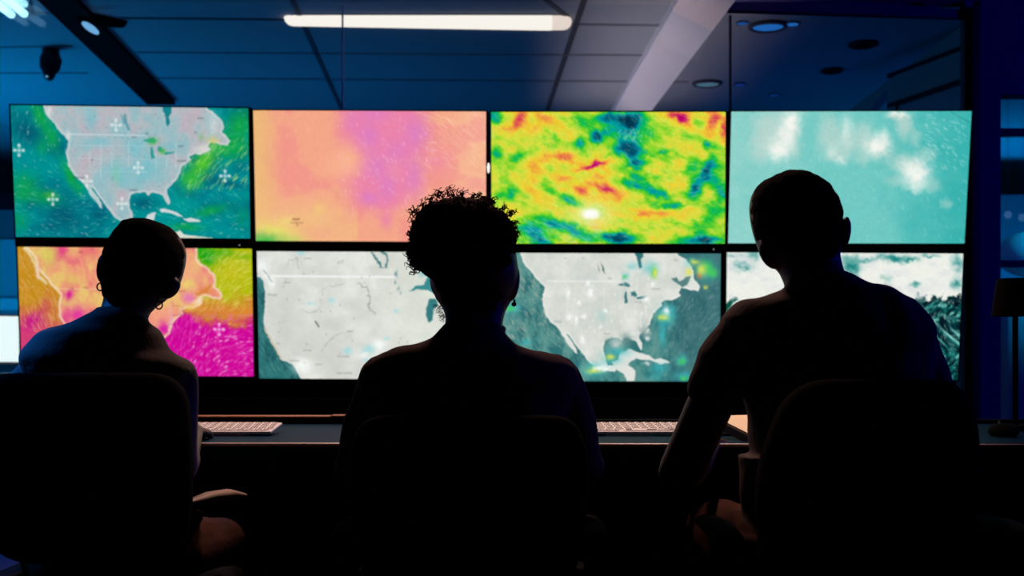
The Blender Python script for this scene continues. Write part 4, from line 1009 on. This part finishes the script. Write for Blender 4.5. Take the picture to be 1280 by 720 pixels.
def loft(mb, rows, D, step=3.0, n=36, inset=0.0, power=2.3, jitter=None):
    rings = []
    for (y, xl, xr, b, oy) in rows_interp(rows, step):
        Yc = D + oy
        L = W(xl, y, D); R = W(xr, y, D)
        a = max((R.x - L.x) / 2 - inset, .004); cx = (L.x + R.x) / 2; bb = max(b - inset, .004)
        ring = []
        for i in range(n):
            t = 2 * PI * i / n; c, s = math.cos(t), math.sin(t)
            ex = math.copysign(abs(c) ** (2 / power), c); ey = math.copysign(abs(s) ** (2 / power), s)
            ring.append(Vector((cx + a * ex, Yc + bb * ey, L.z)))
        rings.append(ring)
    mb.rings(rings)

def V(px, py, Y): return W(px, py, Y)

def hand(mb, wrist, fwd, up, side, s=1.0, curl=.35):
    """palm, five separate fingers; fwd points from wrist to fingers, side = +1 when the thumb is on the +right side"""
    f = Vector(fwd).normalized(); u = (Vector(up) - f * Vector(up).dot(f)).normalized(); r = f.cross(u)
    w = Vector(wrist)
    Rm = Matrix((r, f, u)).transposed()
    c = w + f * .045 * s
    mb.ell(c, (.040 * s, .055 * s, .015 * s), Rm); mb.ell(c + f * .018 * s, (.041 * s, .038 * s, .013 * s), Rm)
    mb.tube([w - f * .03 * s, w + f * .02 * s], [.026 * s, .027 * s], n=12, flat=.7)
    for i, (o, L) in enumerate(((-.031, .062), (-.0105, .076), (.0105, .082), (.031, .073))):
        o = o * side; L = L * s
        b = w + f * (.082 - (.006 if i in (0,) else 0)) * s + r * o * s
        d = f + r * o * 2.0
        a = curl * (1.0 + .15 * i)
        p1 = b + (d.normalized() * math.cos(a * .5) - u * math.sin(a * .5)) * L * .45
        p2 = p1 + (d.normalized() * math.cos(a * 1.4) - u * math.sin(a * 1.4)) * L * .32
        p3 = p2 + (d.normalized() * math.cos(a * 2.2) - u * math.sin(a * 2.2)) * L * .25
        mb.tube([b - f * .02 * s, b, p1, p2, p3], [.0085 * s, .0088 * s, .0082 * s, .0074 * s, .0064 * s], n=10)
    b = w + f * .022 * s + r * .028 * side * s
    d = (f * .75 + r * side * .75 - u * .25).normalized()
    mb.tube([b - d * .01, b + d * .035 * s, b + (d * .035 + (f * .9 + r * side * .25) * .028) * s, b + (d * .035 + (f * .95 + r * side * .1 - u * .2) * .05) * s], [.014 * s, .0115 * s, .0098 * s, .008 * s], n=10)

def face(mb, c, w, h, D, fy, roll=0.0):
    """features on the far side of the head (looking at the displays); c = head centre, w/h half sizes, fy = front surface depth"""
    R = Matrix.Rotation(roll, 3, 'Y')
    def P(x, y, z): return Vector(c) + R @ Vector((x * w, 0, z * h)) + Vector((0, y, 0))
    mb.tube([P(0, fy - .012, .10), P(0, fy + .008, -.10), P(0, fy + .022, -.30)], [.007, .010, .014], n=10)      # nose
    mb.ell(P(.16, fy + .004, -.30), (.010, .012, .008)); mb.ell(P(-.16, fy + .004, -.30), (.010, .012, .008))
    mb.ell(P(0, fy - .004, -.52), (.026, .014, .007)); mb.ell(P(0, fy - .005, -.60), (.022, .014, .008))         # lips
    mb.ell(P(0, fy - .016, -.80), (.028, .022, .020))                                                             # chin
    for s in (-1, 1):
        mb.ell(P(s * .40, fy - .012, .14), (.026, .012, .007)); mb.ell(P(s * .42, fy - .018, .0), (.014, .012, .009))
        mb.ell(P(s * .5, fy - .026, -.28), (.024, .022, .020))

def person(name, D, label, skin, hipx, legs, arms, rows_head, rows_torso, shirt, sleeves, head_c, head_sz, roll, ears, waist, voxel=.0042, collar=None, seat_h=.47):
    """everything in world space; returns the root mesh object"""
    m = MB()
    loft(m, rows_head, D, 3.0, inset=.0)
    loft(m, rows_torso, D, 4.0, inset=.012)
    # lower trunk
    z0 = W(0, rows_torso[-1][0], D).z
    for (cx, w, b, z, oy) in (): pass
    trunk = waist
    def ering(cx, w, b, z, oy, inset):
        return [Vector((cx + (w - inset) * math.cos(2 * PI * i / 32), D + oy + (b - inset) * math.sin(2 * PI * i / 32), z)) for i in range(32)]
    m.rings([ering(*t, .012) for t in trunk])
    face(m, head_c, head_sz[0], head_sz[1], D, head_sz[2], roll)
    for e in ears:                                       # (centre, radii, rotation)
        m.ell(e[0], e[1], e[2])
    for A in arms:                                       # shoulder, elbow, wrist, radii, hand side, hand dir
        sh, el, wr, r, side, hd = A
        mid = (sh + el) / 2; m2 = el.lerp(wr, .35)
        m.tube([sh, mid, el], [r[0] - .006, r[0] - .008, r[1]], n=18); m.tube([el, m2, wr], [r[1], r[1] * 1.02, r[2]], n=16)
        hand(m, wr, hd, (0, -.15, 1), side, s=r[3])
    for (hp, kn, an) in legs:
        m.tube([hp, (hp + kn) / 2, kn], [.078, .066, .05], n=18); m.tube([kn, kn.lerp(an, .35), an], [.05, .048, .032], n=16)
    body = m.build(name, skin, origin=(hipx, D, 0)); remesh(body, voxel, 5)
    tag(body, label, 'person')
    # eyes
    R = Matrix.Rotation(roll, 3, 'Y')
    for s in (-1, 1):
        mm = MB(); mm.ell(Vector(head_c) + R @ Vector((s * .40 * head_sz[0], 0, .02)) + Vector((0, head_sz[2] - .009, 0)), (.010, .008, .006)); mm.build('eye', M['eye'], body, smooth=True)
    # shirt
    ms_ = MB(); loft(ms_, rows_torso, D, 3.0, inset=0)
    ms_.rings([ering(*t, 0) for t in trunk])
    for (pts, rr) in sleeves: ms_.tube(pts, rr, n=20)
    if collar: collar(ms_)
    so = ms_.build('shirt', shirt, body); remesh(so, .005, 3, noise=.0022, nscale=17)
    # trousers
    mt = MB()
    zt_ = trunk[-1][3]
    mt.rings([ering(trunk[-1][0], trunk[-1][1] + .012, trunk[-1][2] + .012, seat_h + .12, trunk[-1][4], 0), ering(trunk[-1][0], trunk[-1][1] + .016, trunk[-1][2] + .014, seat_h + .04, trunk[-1][4], 0), ering(trunk[-1][0], trunk[-1][1], trunk[-1][2], seat_h - .01, trunk[-1][4], 0)])
    for (hp, kn, an) in legs:
        mt.tube([hp, (hp + kn) / 2, kn], [.092, .08, .066], n=20); mt.tube([kn, kn.lerp(an, .4), an + Vector((0, 0, .03))], [.066, .06, .05], n=18)
    to = mt.build('trousers', M['trousers'], body); remesh(to, .006, 3, noise=.003, nscale=15)
    for (hp, kn, an) in legs:
        mm = MB(); x, y = an.x, an.y
        mm.rings([[Vector((x + w * math.cos(t), y + o + l * math.sin(t), z)) for t in [2 * PI * i / 24 for i in range(24)]] for (w, l, o, z) in ((.044, .13, .05, .0), (.048, .135, .05, .02), (.044, .12, .045, .045), (.036, .075, .01, .07), (.036, .045, -.005, .1))])
        mm.build('shoe', M['shoe'], body, smooth=True)
    return body
M['eye'] = mat('eyeball', (.7, .7, .68), .2)

def leg_set(cx, D, dx=.1, spread=.06, kneey=.42, seat=.53, turn=0.0):
    out = []
    for s in (-1, 1):
        hp = Vector((cx + s * dx, D + .02, seat)); kn = Vector((cx + s * (dx + spread) + turn, D + kneey, seat + .0)); an = Vector((kn.x, D + kneey + .03, .09)); out.append((hp, kn, an))
    return out

def hair_cap(body, rows, D, m_, jit=.0015, inset=0.0, name='hair', rem=.004):
    mm = MB(); loft(mm, rows, D, 2.5, n=40, inset=inset)
    o = mm.build(name, m_, body); remesh(o, rem, 2, noise=jit, nscale=70); return o

# ---------------- woman on the left
D = 2.45
HW = [(272.6, 168, 180, .012, .02), (274, 162, 188, .035, .02), (277, 155, 196, .055, .02), (282, 151, 208, .07, .02), (288, 147, 214, .08, .02), (296, 141, 219.5, .088, .02), (306, 135.5, 224.5, .094, .02), (316, 132, 226.5, .097, .02),
      (329, 130, 225, .096, .02), (341, 128, 221.5, .092, .025), (350, 126.5, 218, .088, .03), (358, 126, 213, .08, .035), (366, 126, 207, .072, .035), (376, 126.5, 199, .062, .025), (383, 127, 192, .056, .01), (391, 127.5, 185.5, .054, 0), (401, 122, 183, .054, -.005), (420, 110, 190, .055, -.01), (440, 100, 200, .06, -.01)]
TW = [(384, 131, 181, .040, -.01), (389, 122, 184, .055, -.012), (395, 110, 185, .062, -.015), (402, 98, 186, .068, -.015), (406, 90, 190, .072, -.015), (409, 79, 195, .075, -.015), (412, 62, 199, .08, -.015), (418, 50, 203, .085, -.015), (427, 43, 207, .09, -.015), (438, 35, 214, .095, -.015), (446, 32, 229, .1, -.015), (452, 31, 239, .105, -.012), (462, 33, 243, .108, -.01), (485, 40, 238, .11, 0), (520, 52, 228, .112, .01), (560, 62, 218, .11, .02)]
cxw = W(140, 0, D).x
HWm = W(176, 335, D)
def ell_ear(px, py, rx, ry, rz, roll): return (W(px, py, D), (rx, ry, rz), Matrix.Rotation(roll, 3, 'Y'))
# shoulder / elbow / wrist
def wcollar(mb):
    # stand up shirt collar, open to the front
    mb.tube([W(124, 389, D - .035), W(150, 391, D - .058), W(176, 402, D - .055), W(189, 414, D - .02), W(197, 424, D + .03)], [.010, .012, .012, .010, .008], n=12)
    mb.tube([W(181, 404, D - .02), W(190, 417, D + .0), W(197, 426, D + .02)], [.008, .008, .006], n=10)
armsW = [(W(76, 448, D), W(10, 560, D + .05), W(150, 525, 2.80), (.044, .036, .025, .93), 1, (.2, 1, -.05)),
         (W(218, 472, D), W(221, 590, D + .04), W(240, 541, 2.76), (.042, .035, .025, .93), -1, (-.15, 1, -.05))]
legsW = leg_set(cxw, D, .09, .05, .42, .53)
legsW[1] = (Vector((cxw + .09, D + .02, .50)), Vector((W(308, 0, 2.75).x, 2.76, .492)), Vector((W(296, 0, 2.8).x, 2.82, .09)))
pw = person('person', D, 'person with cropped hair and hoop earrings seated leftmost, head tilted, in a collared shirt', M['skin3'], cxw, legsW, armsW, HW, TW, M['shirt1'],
       [([W(78, 448, D), W(39, 484, D + .02), W(14, 545, D + .04), W(30, 556, D + .12)], [.050, .050, .047, .044]), ([W(221, 470, D), W(220, 530, D + .02), W(221, 585, D + .03), W(226, 575, D + .12)], [.042, .043, .043, .040])],
       W(175, 335, D + .02), (.072, .095, .092), math.radians(14), [ell_ear(127.5, 335, .010, .018, .030, .1), ell_ear(213, 361, .016, .018, .026, .75)],
       [(cxw, .155, .11, W(0, 555, D).z, .02), (cxw, .14, .105, .66, .02), (cxw, .155, .115, .58, .01), (cxw, .165, .12, .49, 0)], collar=wcollar)
hair_rows = [(r[0], r[1] - .6, r[2] + .6, r[3] * .93, r[4] - .014) for r in HW if r[0] < 352] + [(362, 130, 200, .05, -.01), (372, 134, 190, .035, -.02)]
hair_cap(pw, hair_rows, D, M['hair'], jit=.0006)
for px, py in ((125.5, 358.5), (198.7, 381.5)):
    mm = MB(); mm.torus(W(px, py, D), .0078, .0016, (.25, 1, 0)); mm.build('earring', M['gold'], pw, smooth=True)

# ---------------- middle person
D = 2.40
HM = [(262, 560, 610, .05, .01), (270, 548, 625, .075, .01), (285, 540, 636, .09, .01), (305, 536, 643, .098, .015), (318, 535, 645.5, .1, .015), (330, 535.5, 647.5, .1, .02), (342, 535.5, 648.5, .098, .02), (357, 538.5, 646.5, .094, .025), (366, 541, 643.5, .088, .03),
      (373, 543.5, 640, .082, .035), (380, 549, 636.5, .075, .03), (386, 553, 633, .066, .02), (392, 555.5, 631, .06, .01), (399, 557, 629.5, .057, 0), (407, 556, 628, .057, -.005), (416, 550, 631, .058, -.01), (430, 530, 645, .06, -.01), (446, 500, 680, .065, -.01)]
TM = [(400, 566, 619, .045, -.01), (407, 555, 628, .058, -.01), (412, 550.5, 630, .062, -.012), (418, 545.5, 632.5, .066, -.015), (423, 541, 636, .068, -.015), (428, 528, 640, .072, -.015), (432, 510, 646, .076, -.015), (436, 497, 661, .08, -.015), (440, 483, 683, .085, -.015), (446, 470.5, 701, .09, -.015),
      (456, 459, 718, .098, -.012), (468, 452.5, 723, .104, -.01), (480, 450, 724, .108, -.008), (510, 455, 715, .112, 0), (540, 462, 708, .114, .01), (575, 470, 700, .112, .02)]
cxm = W(588, 0, D).x
armsM = [(W(482, 470, D), W(444, 588, D + .04), W(520, 541, 2.80), (.048, .038, .028, 1.0), 1, (.15, 1, -.05)), (W(694, 472, D), W(727, 590, D + .04), W(655, 541, 2.80), (.048, .038, .028, 1.0), -1, (-.15, 1, -.05))]
def mcollar(mb):
    mb.tube([W(556, 409, D + .01), W(566, 406, D - .045), W(592, 405, D - .062), W(618, 408, D - .05), W(628, 412, D + .01)], [.008, .010, .011, .010, .008], n=12)
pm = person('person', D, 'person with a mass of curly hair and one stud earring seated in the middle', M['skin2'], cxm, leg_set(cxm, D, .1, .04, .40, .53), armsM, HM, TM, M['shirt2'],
       [([W(484, 471, D), W(458, 530, D + .02), W(444, 585, D + .03), W(462, 580, D + .14)], [.051, .046, .045, .042]), ([W(694, 473, D), W(717, 530, D + .02), W(727, 585, D + .03), W(712, 580, D + .14)], [.051, .046, .045, .042])],
       W(592, 330, D + .02), (.078, .105, .097), math.radians(4), [(W(642.5, 355, D + .01), (.0115, .018, .035), Matrix.Rotation(.16, 3, 'Y')), (W(542, 352, D + .01), (.008, .016, .026), Matrix.Rotation(-.1, 3, 'Y'))],
       [(cxm, .175, .115, W(0, 570, D).z, .02), (cxm, .155, .11, .64, .02), (cxm, .165, .12, .56, .01), (cxm, .175, .125, .49, 0)], collar=mcollar)
mm = MB(); mm.ell(W(642.5, 380.3, D), (.0052, .005, .0048)); mm.ell(W(643, 376.5, D), (.0026, .0026, .004)); mm.build('earring', M['gold'], pm, smooth=True)
# curls: a soft core and about fifteen hundred ringlets standing out of it
CR = [(251, 556, 606, .03), (256, 540, 612, .06), (262, 531, 618, .08), (270, 525.5, 629, .095), (280, 521, 637, .105), (292, 517, 641.5, .112), (304, 515, 643.5, .115), (316, 512, 643.5, .112), (326, 512.5, 643, .1), (335, 517, 642, .085), (342, 527, 638, .07), (350, 540, 634, .065), (360, 545, 632, .06), (376, 554, 628, .05), (392, 562, 622, .035)]
core_rows = [(a, b, c, d, -.012) for a, b, c, d in CR]
mm = MB(); loft(mm, core_rows, D, 3, n=40, inset=.001); hc = mm.build('hair_core', M['hair'], None); remesh(hc, .006, 2, noise=.003, nscale=60)
bmh = bmesh.new(); bmh.from_mesh(hc.data); 
for v in bmh.verts: v.co += Vector(hc.location)
rr_ = np.array([[a, b, c, d] for a, b, c, d in CR], float)
rng = random.Random(5)
def curl(mb, p, nrm, L, hr, tr, turns):
    up = nrm.normalized(); u = up.orthogonal().normalized(); w = up.cross(u); ph = rng.uniform(0, 6.28)
    ns = int(9 * turns) + 3
    bend = Vector((rng.uniform(-1, 1), rng.uniform(-1, 1), rng.uniform(-1, .5))) * .35
    pts = []
    for i in range(ns):
        t = i / (ns - 1); a = ph + turns * 2 * PI * t
        r = hr * (.55 + .45 * t)
        pts.append(p + up * L * t + bend * L * t * t + (u * math.cos(a) + w * math.sin(a)) * r)
    # light ring tube
    rings = []; uu = None
    for i, q in enumerate(pts):
        tt = (pts[min(i + 1, ns - 1)] - pts[max(i - 1, 0)]).normalized()
        uu = tt.orthogonal().normalized() if uu is None else (uu - tt * uu.dot(tt)).normalized()
        ww = tt.cross(uu); rad = tr * (1 - .5 * i / ns)
        rings.append([q + (uu * math.cos(2.094 * k) + ww * math.sin(2.094 * k)) * rad for k in range(3)])
    mb.rings(rings, cap=False)
mm = MB(); mm.bm.free(); mm.bm = bmh
for i in range(4200):
    y = rng.triangular(250, 340, 290); a_, b_, c_, d_ = [np.interp(y, rr_[:, 0], rr_[:, k]) for k in range(4)]
    t = rng.uniform(0, 2 * PI)
    L_ = W(b_, y, D); R_ = W(c_, y, D); a2 = (R_.x - L_.x) / 2; cx = (R_.x + L_.x) / 2
    if y > 318 and math.cos(t) > .2: continue
    if math.sin(t) > .75 and y > 285: continue                     # the face stays free
    p = Vector((cx + a2 * math.cos(t), D - .012 + d_ * math.sin(t), L_.z))
    nz = (303 - y) / 52
    nrm = Vector((math.cos(t), math.sin(t) * .8, max(-.6, nz * 1.1)))
    short = y > 300
    curl(mm, p - nrm.normalized() * .002, nrm, rng.uniform(.002, .010) * (.8 if short else 1), rng.uniform(.003, .0055) * (.75 if short else 1), rng.uniform(.0010, .0017), rng.uniform(.9, 1.6))
# tufts that the outline shows, top and sides
for (px, py, dx, dz, L) in ((552, 246, -.2, 1, .020), (558, 245, .25, 1, .024), (549, 247, -.3, 1, .020), (563, 247, .5, 1, .02), (574, 249, -.1, 1, .026), (578, 249, .3, 1, .026), (594, 248, -.3, 1, .014), (600, 247, .3, 1, .014), (606, 250, .6, .8, .012), (614, 253, .5, 1, .014), (617, 254, .4, 1, .012), (626, 262, .8, .5, .020), (633, 267, .9, .4, .018), (637, 266, .9, .3, .014),
                            (638, 278, 1, .1, .016), (640, 283, 1, -.2, .012), (643, 292, 1, -.1, .01), (524, 262, -1, .3, .020), (521, 266, -1, .2, .018), (519, 276, -1, 0, .016), (530, 256, -.8, .7, .014), (541, 250, -.6, .9, .014), (515, 291, -1, 0, .01), (514, 315, -1, -.3, .012), (516, 326, -1, -.5, .012), (521, 335, -.8, -.8, .014), (519, 331, -1, -.6, .012)):
    for j in range(6):
        p = W(px + rng.uniform(-3, 3), py + rng.uniform(-2, 3), D + rng.uniform(-.03, .03))
        curl(mm, p, Vector((dx, rng.uniform(-.3, .3), dz)), L * rng.uniform(.6, 1.05), rng.uniform(.004, .0068), rng.uniform(.0010, .0016), rng.uniform(.9, 1.4))
# fine wisps at the nape
for j in range(70):
    y = rng.uniform(381, 401); x = np.interp(y, [378, 400], [548, 557]) - rng.uniform(-3, 4)
    curl(mm, W(x, y, D - .02 + rng.uniform(-.02, .02)), Vector((-1, 0, rng.uniform(-.8, .2))), rng.uniform(.003, .010), rng.uniform(.0007, .0018), .0005, rng.uniform(.8, 1.6))
nh = MB(); nh.bm.free(); nh.bm = mm.bm
hair = nh.build('hair', M['haircurl'], pm, smooth=True)
bpy.data.objects.remove(hc)

# ---------------- man on the right
D = 2.25
HN = [(212.6, 984, 998, .012, .02), (214, 979, 1003, .03, .02), (217, 973, 1011, .05, .02), (221, 966, 1019, .065, .02), (226, 954.5, 1027, .078, .02), (232, 948.5, 1034, .086, .02), (241, 943.8, 1041.5, .093, .02), (250, 941.8, 1046, .098, .02), (258, 941.2, 1049, .1, .02), (268, 942, 1051, .1, .02), (276, 943.5, 1051.5, .1, .022), (288, 946.5, 1052, .097, .025),
      (300, 951, 1052.5, .093, .03), (312, 955, 1052, .088, .03), (322, 961, 1052.5, .08, .025), (331, 969, 1053, .072, .015), (340, 975.5, 1053, .066, 0), (350, 979, 1053, .064, -.005), (358, 981.5, 1054, .064, -.01), (375, 975, 1062, .065, -.01), (395, 965, 1072, .07, -.01)]
TN = [(338, 990, 1045, .04, -.01), (341, 983, 1053.5, .06, -.01), (345, 982.5, 1065, .066, -.012), (350, 982, 1072, .07, -.014), (356, 981.5, 1083, .074, -.015), (358, 980, 1092, .078, -.015), (360, 978, 1106, .08, -.015), (364, 974, 1113, .083, -.015), (370, 950, 1127, .087, -.015), (374, 936, 1137, .09, -.015), (378, 922, 1142.5, .094, -.013), (386, 911, 1150, .1, -.012), (396, 900, 1159, .105, -.01),
      (411, 897, 1164, .112, -.01), (430, 903, 1166, .118, -.008), (455, 915, 1163, .122, 0), (490, 931, 1160, .125, .01), (530, 938, 1150, .125, .02), (575, 943, 1142, .12, .02)]
cxn = W(1045, 0, D).x
armsN = [(W(923, 425, D), W(851, 590, D + .03), W(885, 555, 2.74), (.052, .043, .030, 1.06), 1, (.2, 1, -.05)), (W(1134, 425, D), W(1176, 585, D + .03), W(1120, 550, 2.78), (.054, .043, .030, 1.06), -1, (-.2, 1, -.05))]
def ncollar(mb):
    mb.tube([W(985, 352, D + .02), W(990, 350, D - .045), W(1018, 349, D - .07), W(1046, 346, D - .055), W(1060, 350, D + .02)], [.006, .008, .009, .008, .006], n=12)
    mb.tube([W(1080, 357, D - .02), W(1083.5, 354.5, D - .02)], [.012, .005], n=8)
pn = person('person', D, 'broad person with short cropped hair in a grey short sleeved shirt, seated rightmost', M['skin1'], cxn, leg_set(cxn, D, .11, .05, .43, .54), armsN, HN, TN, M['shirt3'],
       [([W(931, 421, D), W(905, 455, D + .0), W(894, 484, D + .005)], [.056, .054, .0525]), ([W(1128, 420, D), W(1150, 470, D + .01), W(1164, 530, D + .02)], [.056, .055, .054])],
       W(1000, 275, D + .02), (.08, .108, .098), math.radians(-8), [(W(1056, 291, D + .01), (.011, .018, .032), Matrix.Rotation(.12, 3, 'Y')), (W(962, 319, D + .0), (.017, .018, .030), Matrix.Rotation(-.55, 3, 'Y'))],
       [(cxn, .18, .125, W(0, 570, D).z, .02), (cxn, .17, .12, .62, .02), (cxn, .175, .125, .56, .01), (cxn, .185, .13, .49, 0)], collar=ncollar)
hair_rows = [(r[0], r[1] - .5, r[2] + .5, r[3] * .93, r[4] - .014) for r in HN if r[0] < 302] + [(315, 966, 1046, .055, -.005), (326, 978, 1040, .04, -.02)]
hair_cap(pn, hair_rows, D, M['hair'], jit=.0008)
# ================================================================ light and camera
def area(name, loc, target, size, color, power, sy=None):
    l = bpy.data.lights.new(name, 'AREA'); l.energy = power; l.color = color; l.size = size
    if sy: l.shape = 'RECTANGLE'; l.size_y = sy
    o = bpy.data.objects.new(name, l); col.objects.link(o); o.location = loc
    o.rotation_euler = (Vector(target) - Vector(loc)).to_track_quat('-Z', 'Y').to_euler()
    o['kind'] = 'helper'
    return o
def spot(name, loc, target, ang, color, power, blend=.8, rad=.15):
    l = bpy.data.lights.new(name, 'SPOT'); l.energy = power; l.color = color; l.spot_size = math.radians(ang); l.spot_blend = blend; l.shadow_soft_size = rad
    o = bpy.data.objects.new(name, l); col.objects.link(o); o.location = loc
    o.rotation_euler = (Vector(target) - Vector(loc)).to_track_quat('-Z', 'Y').to_euler()
    return o
area('blue_fill_left', (-4.2, 7.6, .9), (-4.0, 7.6, 2.7), 1.6, (.0, .36, 1.0), 60)  # unseen lamp added behind the video wall to turn the left ceiling blue
area('blue_fill_mid', (-1.2, 7.8, .9), (-1.2, 7.6, 2.7), 1.6, (.03, .30, 1.0), 5)  # another hidden addition, for the middle of the ceiling
area('blue_fill_right', (1.9, 7.6, .9), (1.9, 7.5, 2.7), 1.2, (.0, .14, 1.0), 3.2)  # hidden lamp added to colour the right part of the ceiling
bw = area('beam_fill', (.2, 7.0, 1.2), (.84, 7.0, 2.62), .25, (1.0, .78, .80), 3.1, 2.8)  # added, unseen; brightens the pale beam and the ceiling beside it
bw.rotation_euler = (0, PI + math.atan2(.52, 1.42), 0); bw.data.size = .25; bw.data.spread = math.radians(46)
area('blue_lounge_fill', (4.5, 9.7, .9), (4.7, 10.5, 2.7), 1.0, (.0, .32, 1.0), 45)  # unseen lamp added to brighten the ceiling past the right pane
spot('cushion_fill', (4.6, 7.0, 2.4), (3.62, 8.2, 1.62), 34, (.0, .5, 1.0), 130)  # unseen spot added to give the cushion its cyan glow
spot('blue_side_fill_left', (-2.1, 2.85, 2.1), (-1.10, 2.45, .84), 24, (.02, .25, 1.0), 170, .7, .12)  # unseen spot added for the blue on the left sleeve
spot('blue_floor_fill', (-3.4, 5.2, 2.5), (-2.1, 5.3, 0), 34, (.0, .12, 1.0), 160, .6, .06)  # unseen spot added so the far floor at bottom left shows blue
area('blue_side_fill_right', (4.5, 3.1, 2.2), (2.2, 5.2, 1.4), .6, (.0, .003, 1.0), 26)  # unseen lamp added to tint the right column, header and right flank
area('shoulder_fill', (-.1, 3.9, 2.62), (0, 3.0, .8), .3, (1.0, .55, .45), 18)  # unseen lamp added to warm the shoulders from the front
for x in (-.75, .52):
    spot('desk_fill', (x, 3.3, 2.62), (x, 3.02, .73), 40, (1.0, .64, .54), 120, .6, .05)  # unseen spots added to brighten the keyboards and desk

w = bpy.data.worlds.new('world'); bpy.context.scene.world = w; w.use_nodes = True
w.node_tree.nodes['Background'].inputs[0].default_value = (0, 0, 0, 1)

cd = bpy.data.cameras.new('camera'); co_ = bpy.data.objects.new('camera', cd); col.objects.link(co_)
co_.location = (0, 0, CH); co_.rotation_euler = (PI / 2, 0, 0)
cd.sensor_width = 36; cd.lens = F / 1280 * 36
cd.shift_y = (HZ - 360) / 1280
cd.dof.use_dof = True; cd.dof.focus_distance = 2.75; cd.dof.aperture_fstop = (cd.lens / 1000) / .0095
cd.clip_start = .05
sc = bpy.context.scene; sc.camera = co_
sc.view_settings.view_transform = 'Standard'; sc.view_settings.look = 'None'; sc.view_settings.exposure = 0; sc.view_settings.gamma = 1
sc.view_settings.use_curve_mapping = False
sc.cycles.use_denoising = True
